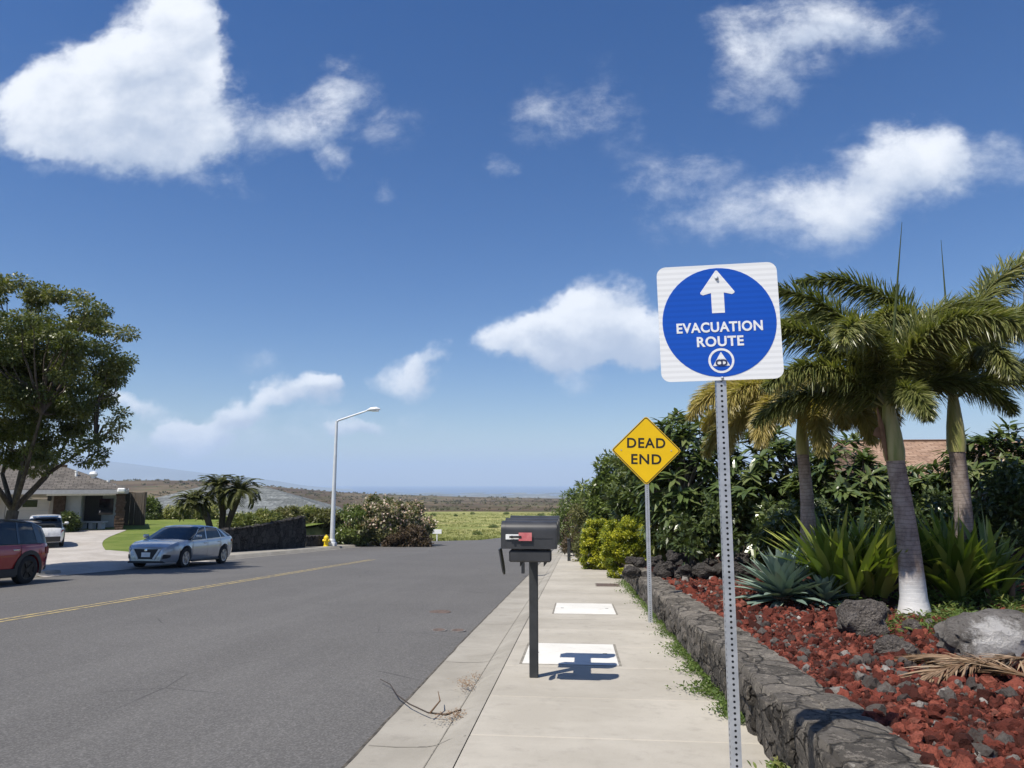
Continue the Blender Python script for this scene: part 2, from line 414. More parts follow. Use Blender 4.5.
def wallrock(name, a, b, lich, sc, tone, crack):
    n = NT(name); w = n.N('ShaderNodeVectorMath'); w.operation = 'ADD'; nv = n.N('ShaderNodeTexNoise'); nv.inputs['Scale'].default_value = 6; nv.inputs['Detail'].default_value = 4
    n.L(n.tc.outputs['Object'], nv.inputs['Vector']); sv_ = n.N('ShaderNodeVectorMath'); sv_.operation = 'SCALE'; sv_.inputs['Scale'].default_value = .16; n.L(nv.outputs['Color'], sv_.inputs[0])
    n.L(n.tc.outputs['Object'], w.inputs[0]); n.L(sv_.outputs[0], w.inputs[1]); v = w.outputs[0]
    c = n.mix(n.mr(n.noise(3, 6, .7), .35, .65), a, b)
    cell = n.voro(sc, out='Color', vec=v); cs_ = n.sep(cell); c = n.mix(tone, c, n.ramp(cs_[0], [(0, tuple(q*.45 for q in a)), (.5, b), (1, tuple(q*1.7 for q in b))]))
    c = n.mix(n.mr(n.noise(14, 8, .8), .52, .60, 0, .75), c, lich)
    c = n.mix(n.mr(n.noise(34, 6, .75), .54, .62, 0, .8), c, tuple(q*.3 for q in a))
    ed = n.mr(n.voro(sc, 'DISTANCE_TO_EDGE', vec=v), .0, .055); c = n.mix(n.math('MULTIPLY', n.math('SUBTRACT', 1.0, ed), crack), c, tuple(q*.18 for q in a))
    h = n.math('ADD', n.math('MULTIPLY', n.noise(22, 8, .8), .9), n.math('MULTIPLY', ed, crack*1.2)); n.bump(h, 1.0, .05); return n.fin(c, .93, 0, .2)
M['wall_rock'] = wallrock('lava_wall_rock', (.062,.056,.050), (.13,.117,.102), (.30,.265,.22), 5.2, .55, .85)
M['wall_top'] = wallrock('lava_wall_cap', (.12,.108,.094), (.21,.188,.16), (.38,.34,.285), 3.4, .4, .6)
M['lava_black'] = wallrock('black_lava_wall', (.020,.019,.018), (.052,.048,.044), (.11,.10,.09), 2.6, .6, .8)
M['boulder'] = lavarock('boulder_rock', (.095,.082,.074), (.19,.168,.152), (.20,.18,.17), .5)
M['boulder_dark'] = lavarock('dark_rubble_rock', (.050,.045,.042), (.10,.09,.082), (.17,.155,.14), .5)
M['mortar'] = simple('wall_mortar', (.17,.155,.135), (.30,.28,.24), 20, .95, bump=.5)
def whiterock():
    n = NT('boulder_with_white_patch'); c = n.mix(n.mr(n.noise(4, 7, .75), .38, .62), (.15,.136,.124), (.30,.28,.26)); c = n.mix(n.mr(n.noise(16, 7, .8), .53, .62, 0, .8), c, (.05,.044,.04)); c = n.mix(n.mr(n.noise(11, 7, .8), .56, .64, 0, .6), c, (.30,.28,.26))
    d = n.N('ShaderNodeVectorMath'); d.operation = 'DISTANCE'; n.L(n.tc.outputs['Object'], d.inputs[0]); d.inputs[1].default_value = (-.06, -.24, .06)
    q = n.math('ADD', d.outputs['Value'], n.math('MULTIPLY', n.math('SUBTRACT', n.noise(7, 8, .8), .5), .75)); c = n.mix(n.mr(q, .12, .30, .92, 0), c, (.68,.66,.64)); n.bump(n.noise(14, 9, .8), 1.0, .08); return n.fin(c, .9, 0, .2)
M['boulder_white'] = whiterock()
M['galv'] = simple('galvanised_steel', (.42,.44,.47), (.52,.54,.57), 14, .48, .55, bump=.05)
M['galv_dark'] = simple('post_hollow', (.02,.02,.022), rough=.9)
M['white_sheet'] = (lambda n: n.fin(n.mix(n.mr(n.math('FRACT', n.math('MULTIPLY', n.sep()[2], 36.0)), .44, .5, 0, 1), (.74,.75,.76), (.82,.83,.84)), .38, 0, .4))(NT('white_reflective_sheet'))
M['blue_sheet'] = (lambda n: n.fin(n.mix(n.mr(n.math('FRACT', n.math('MULTIPLY', n.sep()[2], 36.0)), .44, .5, 0, 1), (.003,.072,.44), (.004,.080,.48)), .38, 0, .4))(NT('blue_reflective_sheet'))
M['yellow_sheet'] = simple('yellow_reflective_sheet', (.80,.50,.004), (.84,.53,.006), 3, .4, 0, .4)
M['black_paint'] = simple('black_sign_paint', (.012,.012,.012), rough=.5)
M['emblem_ink'] = simple('emblem_dark_ink', (.02,.03,.09), rough=.5)
M['alu'] = simple('aluminium_back', (.5,.5,.5), rough=.4, metal=.7)
M['mail_black'] = simple('mailbox_charcoal_paint', (.030,.031,.034), (.042,.043,.047), 5, .42, 0, .5, bump=.04, bscale=90)
M['mail_post'] = simple('post_black_paint', (.022,.024,.026), (.036,.038,.040), 6, .5)
M['red_flag'] = simple('faded_red_flag', (.50,.12,.13), (.58,.18,.18), 20, .5)
M['white_plate'] = simple('white_plate', (.78,.78,.76), rough=.5)
M['lamp_white'] = simple('lamp_pole_paint', (.62,.64,.66), (.70,.72,.74), 2, .45, .2)
M['lamp_lens'] = simple('lamp_lens', (.55,.56,.55), rough=.2)
M['hydrant'] = simple('hydrant_yellow', (.72,.52,.01), (.80,.60,.02), 8, .45)
M['glass_dark'] = simple('car_glass', (.008,.010,.012), (.010,.012,.014), 3, .04, 0, .6)
M['tyre'] = simple('tyre_rubber', (.012,.012,.012), (.02,.02,.02), 10, .85, bump=.2)
M['rim'] = simple('alloy_rim', (.42,.43,.45), rough=.3, metal=.8)
M['rim_dark'] = simple('dark_alloy_rim', (.03,.03,.032), rough=.35, metal=.5)
M['silver_paint'] = simple('silver_car_paint', (.46,.48,.50), (.50,.52,.54), 2, .26, .55, .5, coat=.9)
M['red_paint'] = simple('dark_red_car_paint', (.30,.010,.016), (.34,.012,.020), 2, .22, .25, .5, coat=.9)
M['white_paint'] = simple('white_car_paint', (.72,.72,.72), rough=.25, coat=.9)
M['roof_black'] = simple('black_roof_paint', (.015,.016,.02), rough=.12, coat=.8)
M['trim_black'] = simple('black_plastic_trim', (.018,.018,.019), rough=.55)
M['chrome'] = simple('chrome', (.75,.75,.76), rough=.12, metal=1)
M['headlamp'] = simple('headlamp_lens', (.30,.32,.35), rough=.08, metal=.4)
M['tail_red'] = simple('tail_lamp_red', (.22,.008,.008), rough=.15)
M['house_wall'] = simple('house_wall_paint', (.40,.37,.32), (.45,.42,.36), 2, .8)
M['house_grey'] = simple('house_grey_wall', (.42,.44,.45), (.48,.50,.51), 2, .8)
M['garage'] = simple('garage_door_paint', (.52,.49,.43), (.56,.53,.47), 2, .6)
M['recess'] = simple('shaded_entry_paint', (.38,.39,.38), (.44,.45,.44), 2, .8)
M['fascia'] = simple('fascia_paint', (.36,.36,.36), rough=.7)
M['white_wood'] = simple('white_painted_wood', (.74,.74,.72), rough=.6)
M['stone_pier'] = lavarock('stacked_stone', (.075,.050,.035), (.16,.11,.08), (.24,.19,.15), .5, 2)
M['fence_wood'] = (lambda n: n.fin(n.mix(n.mr(n.math('FRACT', n.math('MULTIPLY', n.sep()[0], 7.0)), .0, .12), (.03,.025,.02), n.mix(n.noise(4, 4, .6), (.075,.060,.046), (.12,.10,.08))), .85))(NT('weathered_fence_wood'))
def shingle(name, a, b, c3, sx, sz, ns=1.3, n0=.5, n1_=.62):
    n = NT(name); br = n.N('ShaderNodeTexBrick')
    mp = n.N('ShaderNodeMapping'); mp.inputs['Scale'].default_value = (1, 1, 1); n.L(n.tc.outputs['UV'], mp.inputs[0]); n.L(mp.outputs[0], br.inputs['Vector'])
    br.inputs['Scale'].default_value = 1.0; br.inputs['Brick Width'].default_value = sx; br.inputs['Row Height'].default_value = sz; br.inputs['Mortar Size'].default_value = .02
    br.inputs['Color1'].default_value = (*a, 1); br.inputs['Color2'].default_value = (*b, 1); br.inputs['Mortar'].default_value = (*c3, 1); br.inputs['Bias'].default_value = 0
    c = n.mix(n.mr(n.noise(ns, 6, .75, vec=n.tc.outputs['UV']), n0, n1_, 0, .7), br.outputs['Color'], c3)
    n.bump(br.outputs['Fac'], .6, .02); return n.fin(c, .9, 0, .2)
M['shingle_brown'] = shingle('grey_brown_shingle', (.11,.10,.092), (.155,.14,.125), (.055,.05,.045), .4, .25)
M['shingle_grey'] = shingle('pale_grey_shingle', (.12,.13,.13), (.27,.29,.29), (.07,.078,.08), 1.1, .7, 3.0, .38, .56)
M['shingle_tan'] = shingle('tan_shake', (.29,.185,.125), (.36,.245,.175), (.16,.10,.07), .5, .22)
def barkmat(name, a, b, sc=6, stretch=(1,1,.25)):
    n = NT(name); c = n.mix(n.mr(n.noise(sc, 6, .7, stretch=stretch), .35, .65), a, b); n.bump(n.noise(sc*3, 6, .7, stretch=stretch), .8, .03); return n.fin(c, .9, 0, .2)
M['bark'] = barkmat('grey_brown_bark', (.055,.043,.034), (.13,.105,.085))
M['bark_dark'] = barkmat('dark_bark', (.040,.030,.024), (.095,.075,.058))
M['plumeria_bark'] = barkmat('plumeria_bark', (.12,.105,.09), (.21,.19,.165))
def palmbark(name, paint):
    n = NT(name); o = n.sep(); ring = n.math('FRACT', n.math('ADD', n.math('MULTIPLY', o[2], 19.0), n.math('MULTIPLY', n.noise(4.5, 4), 1.6)))
    c = n.mix(n.mr(n.noise(7, 5, .7, stretch=(1,1,.6)), .3, .7), (.20,.150,.128), (.44,.36,.315))
    c = n.mix(n.mr(ring, .0, .30, .55, 0), c, (.075,.058,.052))
    c = n.mix(n.mr(n.noise(3.5, 5, .7), .55, .7, 0, .6), c, (.36,.33,.30))
    if paint:
        q = n.math('ADD', o[2], n.math('MULTIPLY', n.math('SUBTRACT', n.noise(9, 5, .7), .5), .35)); c = n.mix(n.mr(q, .30, .62, 1, 0), c, (.72,.71,.70))
    n.bump(ring, .5, .02); return n.fin(c, .85, 0, .2)
M['palm_trunk_white'] = palmbark('palm_trunk_whitewashed', True)
M['palm_trunk'] = palmbark('palm_trunk_ringed', False)
M['crownshaft'] = (lambda n: n.fin(n.mix(n.mr(n.noise(3, 4, .6, stretch=(3,3,.4)), .35, .65), (.22,.24,.065), (.42,.37,.16)), .5, 0, .4))(NT('crownshaft_green'))
M['sheath_brown'] = simple('dry_sheath', (.17,.085,.04), (.26,.14,.07), 6, .7)
G3 = lambda a, b, c: [(0, a), (.55, b), (1, c)]
M['leaf_tree'] = leafmat('broadleaf_tree_leaf', [(0,(.050,.070,.018)),(.5,(.115,.135,.038)),(.85,(.21,.205,.065)),(1,(.28,.225,.10))], .38, .32, .5)
M['leaf_palm'] = leafmat('palm_leaflet', [(0,(.085,.105,.030)),(.5,(.175,.19,.060)),(.82,(.29,.27,.105)),(1,(.42,.33,.16))], .33, .3, .6)
M['leaf_palm_gold'] = leafmat('golden_palm_leaflet', [(0,(.15,.16,.040)),(.5,(.29,.26,.075)),(1,(.45,.36,.13))], .38, .3, .5)
M['leaf_brush'] = leafmat('dry_brush_leaf', [(0,(.075,.070,.034)),(.6,(.13,.115,.058)),(1,(.19,.15,.085))], .7)
M['leaf_date'] = leafmat('date_palm_leaflet', [(0,(.085,.10,.03)),(.6,(.15,.16,.05)),(1,(.24,.23,.09))], .5)
M['leaf_plum'] = leafmat('plumeria_leaf', [(0,(.050,.078,.025)),(.5,(.095,.135,.042)),(.9,(.18,.205,.080)),(1,(.30,.30,.15))], .26, .22, .9)
M['leaf_dark'] = leafmat('dark_shrub_leaf', [(0,(.038,.060,.018)),(.6,(.085,.115,.035)),(1,(.17,.19,.065))], .32, .25, .6)
M['leaf_mid'] = leafmat('mid_shrub_leaf', [(0,(.070,.105,.026)),(.6,(.135,.175,.045)),(1,(.23,.26,.075))], .35, .3, .6)
M['leaf_olive'] = leafmat('olive_shrub_leaf', [(0,(0.081,0.094,0.030)),(.6,(0.149,0.150,0.053)),(1,(0.243,0.213,0.089))], .5)
M['leaf_yellow'] = leafmat('golden_hedge_leaf', [(0,(.055,.09,.014)),(.3,(.15,.19,.020)),(.6,(.34,.35,.026)),(.85,(.52,.49,.035)),(1,(.60,.55,.06))], .42)
M['leaf_varieg'] = leafmat('variegated_leaf', [(0,(.08,.11,.028)),(.5,(.19,.21,.06)),(.85,(.40,.38,.16)),(1,(.5,.47,.26))], .45)
M['leaf_flower'] = leafmat('bush_leaf_with_pale_tips', [(0,(.075,.092,.036)),(.5,(.145,.155,.068)),(.82,(.23,.21,.11)),(1,(.30,.25,.15))], .5)
M['petal'] = leafmat('pale_pink_petal', [(0,(.60,.42,.36)),(.6,(.66,.56,.46)),(1,(.68,.40,.36))], .6)
M['leaf_rust'] = leafmat('rusty_leaf', [(0,(.050,.040,.024)),(.5,(.105,.070,.045)),(1,(.16,.12,.07))], .55)
M['leaf_agave'] = leafmat('agave_leaf', [(0,(.14,.20,.165)),(.6,(.215,.28,.235)),(1,(.32,.38,.27))], .42, .05)
M['leaf_strap'] = leafmat('strap_leaf', [(0,(.09,.14,.022)),(.6,(.175,.235,.040)),(1,(.42,.44,.12))], .34, .3, .5)
M['leaf_dry'] = leafmat('dry_leaf', [(0,(.15,.09,.05)),(.6,(.27,.18,.11)),(1,(.38,.28,.19))], .8, .1)
M['leaf_weed'] = leafmat('weed_leaf', [(0,(.06,.10,.02)),(.6,(.11,.17,.035)),(1,(.24,.24,.08))], .6)
M['leaf_field'] = leafmat('field_grass_blade', [(0,(.14,.165,.045)),(.6,(.27,.275,.09)),(1,(.42,.38,.19))], .7)
M['mountain'] = simple('far_mountain_slope', (.10,.11,.10), (.15,.16,.14), .0008, .95)
def seamat():
    n = NT('sea_water'); n.bump(n.noise(.05, 5, .6), .3, .5); return n.fin((.010,.050,.13), .35, 0, .4)
M['sea'] = seamat()
M['rust_iron'] = simple('rusty_iron', (.07,.05,.04), (.14,.10,.08), 25, .8)
M['rim_iron'] = simple('worn_iron_rim', (.10,.095,.09), (.20,.19,.18), 30, .8)
M['twig'] = simple('dark_twig', (.028,.020,.016), (.06,.045,.035), 20, .8)

# ------------------------------------------------------------------ ground, sea, mountain, haze
RD = np.array([45, 60, 80, 120, 250, 500, 800, 1150, 1500, 2100, 3000, 4500, 6500, 10500, 14000, 40000.])
RZ = np.array([-2.75, -3.75, -5.25, -7.1, -10.2, -15.5, -22, -28, -31, -62, -102, -132, -143, -150.5, -190, -400.])
def far_z(x, y):
    d = np.sqrt(x*x+y*y); z = np.interp(np.log(np.maximum(d, 45)), np.log(RD), RZ)
    u = x/np.maximum(y, 1e-3); u = np.where(y <= 0, -1, u)
    lf = sstep(-.12, -.62, u)*np.exp(-(np.log(np.maximum(d, 1)/1350)/.55)**2)
    z = z+lf*33
    z = z+np.where(d > 150, 1, 0)*np.sin(x*.011+1.3)*np.sin(y*.008)*np.minimum(d, 3000)*.0016
    return z
def ground_z(x, y):
    x = np.asarray(x, float); y = np.asarray(y, float); d = np.sqrt(x*x+y*y)
    zn = plane(y)-.35+.22*sstep(50, 60, y)
    left = sstep(-17.35, -17.9, x)*sstep(4, 14, y)*(1-sstep(53, 60, y))
    zn = zn*(1-left)+np.minimum(LOT_Z-.25, zn+0.0*y+3)*left
    right = sstep(1.3, 1.6, x)*(1-sstep(22, 44, y))
    zn = zn*(1-right)+(terrace(np.maximum(x, 1.7), y)-.12)*right
    w = sstep(68, 95, d)
    return zn*(1-w)+far_z(x, y)*w
def axis(steps):
    a = [0.0]
    for lim, st in steps:
        while a[-1] < lim: a.append(a[-1]+st)
    a = np.array(a); return np.unique(np.concatenate([-a[::-1], a]))
gs = [(30, .8), (100, 3), (400, 12), (1600, 45), (5000, 160), (13000, 600), (24000, 2500)]
gx = axis(gs); gx = np.sort(np.concatenate([gx, [1.3, 1.45, 1.6, -15.2, -15.9, -17.3, -17.5, -17.9]])); gy = axis(gs); gy = gy[(gy > -60)]
X, Y = np.meshgrid(gx, gy); Z = ground_z(X, Y)
def grid_faces(nr, nc):
    i = np.arange(nr*nc).reshape(nr, nc); return np.stack([i[:-1,:-1].ravel(), i[:-1,1:].ravel(), i[1:,1:].ravel(), i[1:,:-1].ravel()], 1)
def sheet(name, X, Y, Z, m, kind='structure', smooth=True, parent=None):
    o = npmesh(name, np.stack([X, Y, Z], -1), grid_faces(*X.shape), m, parent, smooth=smooth)
    if kind: o['kind'] = kind
    return o
sheet('ground', X, Y, Z, M['ground'])
sx = np.array([-26000, -13000, 0, 13000, 26000.]); sy = np.array([3000, 9000, 16000, 26000.])
X, Y = np.meshgrid(sx, sy); sheet('sea', X, Y, X*0-150., M['sea'])
# a long gentle volcano slope far to the left
az = np.linspace(-1.25, -.30, 90); prof_u = [-1.25,-1.0,-.80,-.72,-.65,-.585,-.532,-.472,-.43,-.39,-.30]
prof_px = [22,28,27.5,24,18.5,13,8.5,4.5,1,-3.5,-9]
rows = []
for k, (dd, f) in enumerate([(11800, 0), (12200, .35), (12700, .7), (13200, .93), (13600, 1.0), (14500, .5), (15500, 0)]):
    u = az; ridge = np.interp(u, prof_u, prof_px)/710*13600*np.sqrt(1)+1.5
    base = -151
    y = dd*np.ones_like(u); z = base+(ridge-base)*f
    if 0 < f < 1: z = z+np.array([mnoise.fractal(Vector((a*14, k*2.1, 0)), 1, 2, 4)*26*(1-f) for a in u])
    rows.append(np.stack([u*y, y, z], -1))
V = np.stack(rows); tag(npmesh('distant_mountain', V.reshape(-1, 3), grid_faces(V.shape[0], V.shape[1]), M['mountain'], smooth=True), kind='structure')
hz = MB(); hz.box((0, 12900, 150), (60000, 28000, 1120)); hzm = bpy.data.materials.new('haze_air'); hzm.use_nodes = True
hn = hzm.node_tree; hn.nodes.clear(); ho = hn.nodes.new('ShaderNodeOutputMaterial'); hv = hn.nodes.new('ShaderNodeVolumePrincipled')
hv.inputs['Color'].default_value = (.62, .78, 1.0, 1); hv.inputs['Density'].default_value = 9.5e-5; hv.inputs['Anisotropy'].default_value = .0
hn.links.new(hv.outputs[0], ho.inputs['Volume'])
tag(hz.build('haze', hzm), kind='stuff')

# ------------------------------------------------------------------ road, gutter, kerbs, sidewalk
ROAD_H = -.09
RX0, RX1 = KERB_X, -1.52
ry = np.concatenate([np.arange(-30, 4, 2.), np.arange(4, 60, .5), np.arange(60, 116, 1.)])
def road_left(y): return RX0+5.6*sstep(64, 75, y)+3.4*sstep(78, 112, y)
cx = np.linspace(0, 1, 15); X = np.array([[road_left(y)+(RX1-road_left(y))*t for t in cx] for y in ry]); Y = np.repeat(ry[:, None], 15, 1)
def road_z(x, y): return plane(y)+ROAD_H+.05*np.clip(1-((x+8.2)/6.5)**2, 0, 1)
sheet('road', X, Y, road_z(X, Y), M['asphalt'])
def strip(name, pts, w, dz, m, zf):
    a = np.array(pts, float); d = np.gradient(a, axis=0); nrm = np.stack([d[:,1], -d[:,0]], 1); nrm /= np.linalg.norm(nrm, axis=1)[:, None]
    l = a-nrm*w/2; r = a+nrm*w/2; XX = np.stack([l[:,0], r[:,0]], 1); YY = np.stack([l[:,1], r[:,1]], 1)
    return sheet(name, XX, YY, zf(XX, YY)+dz, m)
ys = np.arange(-12, 31, .8)
for off in (-.10, .10):
    strip('road_marking', [(-8.72+off, y) for y in ys], .085, .004, M['paint_yellow'], road_z)
# right gutter pan and rolled kerb
prof = [(RX1-.02, ROAD_H+.003), (-1.30, ROAD_H-.004), (-1.08, ROAD_H+.004), (-1.0, ROAD_H+.02), (-.92, -.03), (-.85, -.006), (-.78, 0.0)]
gy_ = np.concatenate([np.arange(-12, 60, .6)])
X = np.array([[p[0] for p in prof] for y in gy_]); Y = np.repeat(gy_[:, None], len(prof), 1); Z = plane(Y)+np.array([p[1] for p in prof])
sheet('gutter', X, Y, Z, M['gutter'])
strip('road_edge', [(RX1-.012+.005*mnoise.noise(Vector((y*2.3, 0, 1)))*2, y) for y in np.arange(-12, 55, .12)], .02, .006, M['joint_dark'], lambda xx, yy: road_z(xx, yy))
# joints of the gutter: thin tooled lines
for y in np.arange(2.2, 40, 3.05):
    strip('gutter_joint', [(x, y) for x in np.linspace(-1.5, -.80, 7)], .012, .0025, M['joint'], lambda xx, yy: plane(yy)+np.interp(xx, [p[0] for p in prof], [p[1] for p in prof]))
strip('gutter_joint', [(-1.0, y) for y in np.arange(-12, 58, .6)], .010, .005, M['joint'], lambda xx, yy: plane(yy)+np.interp(xx, [p[0] for p in prof], [p[1] for p in prof]))
# sidewalk slabs with open joints
sv, sf, sr = [], [], []; rs = np.random.RandomState(3)
edges = [-9.0]+list(np.arange(-8, 2, 1.2))+[3.0, 4.0, 5.28, 6.42, 7.72, 8.96, 10.3, 11.5, 12.8, 14.1]+list(np.arange(15.4, 58, 1.25))
for y0, y1 in zip(edges[:-1], edges[1:]):
    g = .007; a, b = y0+g, y1-g; c = .007; dep = .006
    xs = [-.775, -.775+c, 1.30-c, 1.30]; yq = [a, a+c, b-c, b]; base = len(sv)
    for j, yy in enumerate(yq):
        for i, xx in enumerate(xs):
            edge = i in (0, 3) or j in (0, 3); sv.append((xx, yy, pl(yy)-(dep if edge else 0)))
    i4 = np.arange(16).reshape(4, 4)+base
    sf += [(i4[r, k], i4[r, k+1], i4[r+1, k+1], i4[r+1, k]) for r in range(3) for k in range(3)]
    sr += [rs.rand()]*16
o = npmesh('sidewalk', sv, np.array(sf), M['sidewalk'], rnd=sr); o['kind'] = 'structure'
X, Y = np.meshgrid([-.79, 1.32], gy_); sheet('sidewalk_bed', X, Y, plane(Y)-.014, M['joint'])
# left kerb, left pavement, driveway, lawn
lk = [(RX0+.42, ROAD_H+.004), (RX0+.02, ROAD_H-.002), (RX0, ROAD_H+.0), (RX0-.03, ROAD_H+.13), (RX0-.18, ROAD_H+.145)]
ly = np.concatenate([np.arange(-12, 20.0, 1.0), [20.4]]); ly2 = np.concatenate([[27.3], np.arange(28, 66, 1.)])
for seg in (ly, ly2):
    X = np.array([[p[0] for p in lk] for y in seg]); Y = np.repeat(seg[:, None], len(lk), 1)
    sheet('kerb', X, Y, plane(Y)+np.array([p[1] for p in lk]), M['gutter'])
def lot_z(x, y):
    """Left verge: from the kerb up or down to the level lot."""
    k = plane(y)+ROAD_H+.145; t = sstep(RX0-1.3, RX0-4.5, x)
    t = np.where(np.asarray(y) > 33.6, sstep(RX0-1.2, RX0-1.9, x), t)
    lv = np.where(np.asarray(y) < 16, np.maximum(k, LOT_Z), LOT_Z)
    return k*(1-t)+lv*t
# driveway apron from the road up to the house
dy = np.arange(18.4, 29.01, .35); X, Y = np.meshgrid(np.concatenate([[RX0+.38, RX0-.18], np.linspace(RX0-.8, -27.5, 14)]), dy)
sk = 19.2+(RX0-.3-X)*.62; Y = sk+(29.0-sk)*(Y-18.4)/10.6; Y = np.where(X > RX0-.3, 19.6+(Y-19.2)*.93, Y)
Z = lot_z(X, Y)+.012; Z[:, 0] = plane(Y[:, 0])+ROAD_H+.012; Z[:, 1] = plane(Y[:, 1])+ROAD_H+.06
sheet('driveway', X, Y, Z, M['apron'])
dy2 = np.arange(28.4, 41.01, .5); X, Y = np.meshgrid(np.linspace(0, 1, 14), dy2); xb_ = -19.4-(Y-28.4)*.62-.5*np.sin((Y-28.4)*.32); X = -46+(xb_+46)*X
sheet('driveway', X, Y, lot_z(X, Y)+.018, M['apron'])
X, Y = np.meshgrid(np.linspace(-60, RX0-.18, 60), np.arange(6, 18.5, .6)); sheet('lawn', X, Y, lot_z(X, Y), M['lawn'])
ylaw = np.arange(27.6, 55, .6); X, Y = np.meshgrid(np.linspace(-48, RX0-2.2, 50), ylaw); sheet('lawn', X, Y, lot_z(X, Y)+.004, M['lawn'])
X, Y = np.meshgrid(np.linspace(RX0-2.3, RX0-.18, 6), np.arange(27.2, 66, .8)); sheet('sidewalk', X, Y, plane(Y)+ROAD_H+.146, M['gutter'])
# garden bed on the right: red cinder over the terrace
tx = np.concatenate([np.arange(1.60, 9, .12), np.arange(9, 30, .6)]); ty = np.concatenate([np.arange(-4, 17, .14), np.arange(17, 30, .5)])
X, Y = np.meshgrid(tx, ty); Zt = terrace(X, Y)
Zt = Zt+np.array([mnoise.noise(Vector((a*1.7, b*1.7, 3)))*.035+mnoise.noise(Vector((a*5, b*5, 9)))*.012 for a, b in zip(X.ravel(), Y.ravel())]).reshape(X.shape)
sheet('cinder_bed', X, Y, Zt, M['cinder'])

# ------------------------------------------------------------------ leaves
Zv = np.array([0, 0, 1.])
def unit(a): return a/np.maximum(np.linalg.norm(a, axis=-1, keepdims=True), 1e-9)
def strips(B, D, Nn, L, Wd, prof, droop=0.0, fold=0.0, rnd=None, curl=None):
    """Leaf strips: base points, directions, approximate normals, lengths, widths."""
    B = np.asarray(B, float); n = len(B); D = unit(np.asarray(D, float)); S = unit(np.cross(D, Nn)); Nn = unit(np.cross(S, D))
    k = len(prof); t = np.linspace(0, 1, k); L = np.broadcast_to(L, (n,)); Wd = np.broadcast_to(Wd, (n,)); dr = np.broadcast_to(droop, (n,))
    c = B[:, None]+D[:, None]*(L[:, None]*t)[..., None]-Zv*((dr*L)[:, None]*t**2)[..., None]
    w = (Wd[:, None]*np.asarray(prof))[..., None]*.5
    l = c-S[:, None]*w; r = c+S[:, None]*w
    if fold:
        l = l+Nn[:, None]*w*fold; r = r+Nn[:, None]*w*fold; rows = np.stack([l, c, r], 2); m = 3
    else: rows = np.stack([l, r], 2); m = 2
    V = rows.reshape(-1, 3); idx = np.arange(n*k*m).reshape(n, k, m)
    F = np.concatenate([np.stack([idx[:, :-1, j], idx[:, :-1, j+1], idx[:, 1:, j+1], idx[:, 1:, j]], -1).reshape(-1, 4) for j in range(m-1)])
    rv = np.repeat(np.random.rand(n) if rnd is None else rnd, k*m)
    return V, F, rv
def cat(parts):
    vs, fs, rv, b = [], [], [], 0
    for v, f, r in parts: vs.append(v); fs.append(f+b); rv.append(r); b += len(v)
    return np.concatenate(vs), np.concatenate(fs), np.concatenate(rv)
P_LEAF = [.12, 1.0, .85, .06]; P_DIA = [.05, 1.0, .05]; P_LONG = [.5, .85, 1.0, .95, .7, .08]; P_BLADE = [1, .75, .05]
def rdirs(rs, n): return unit(rs.normal(size=(n, 3)))
def clump_leaves(rs, centres, radii, per, L, Wd, up=.35, out=.7, flat=.75, droop=.15, prof=P_DIA, fold=0, rlo=.45, var=.35, tone=.5):
    """Leaves spread through a set of ragged clumps, each clump with its own tone of green."""
    parts = []
    for c, rad in zip(centres, radii):
        n = max(6, int(per*(rad/np.mean(radii))**2))
        d = rdirs(rs, n); q = rs.rand(n)**.5*(1-rlo)+rlo*rs.rand(n)
        p = np.asarray(c)+d*(rad*q)[:, None]*np.array([1, 1, flat])
        D = unit(d*out+rdirs(rs, n)*.8+Zv*(up-.2)); Nn = unit(rdirs(rs, n)*.7+Zv*.9+d*.4)
        Ls = L*(1+var*(rs.rand(n)*2-1))
        rv = np.clip((rs.rand()*tone+rs.rand(n)*(1-tone))*.95, 0, 1)
        parts.append(strips(p, D, Nn, Ls, Ls*Wd/L, prof, droop, fold, rv))
    return cat(parts)
def whorl_leaves(rs, tips, dirs, per, L, Wd, droop=.2, prof=P_LEAF, fold=.25, spread=.9, tone=.5):
    """Rosettes of leaves at branch tips."""
    parts = []
    for c, dr in zip(tips, dirs):
        n = per; dr = unit(np.asarray(dr)); a = rs.rand(n)*2*PI; e = rs.uniform(-.15, spread, n)
        x = unit(np.cross(dr, [.3, .5, .1])); y = np.cross(dr, x)
        D = unit((x*np.cos(a)[:, None]+y*np.sin(a)[:, None])+dr*e[:, None]); Nn = unit(dr+Zv*.4+D*-.2)
        Ls = L*rs.uniform(.65, 1.15, n); B = np.asarray(c)+dr*rs.uniform(-.10, .05, (n, 1))
        rv = np.clip(rs.rand()*tone+rs.rand(n)*(1-tone), 0, 1)
        parts.append(strips(B, D, Nn, Ls, Ls*Wd/L, prof, rs.uniform(.0, droop*2, n), fold, rv))
    return cat(parts)
def shell_points(rs, n, r3, zlo=-.6, lump=.22, seed=0, fill=.25, boxy=False):
    """Points near the skin of a lumpy ellipsoid (radii r3)."""
    out = []
    while len(out) < n:
        d = unit(rs.normal(size=3))
        if d[2] < zlo: continue
        k = 1+lump*mnoise.noise(Vector(d*2.2)+Vector((seed*3.7, seed, 1)))*1.6
        q = k*(1-fill*rs.rand()**1.5*2.2 if rs.rand() < .55 else 1-.12*rs.rand())
        if boxy: d = d/(np.abs(d)**4).sum()**.25*.93
        out.append(d*max(q, .15)*np.array(r3))
    return np.array(out)
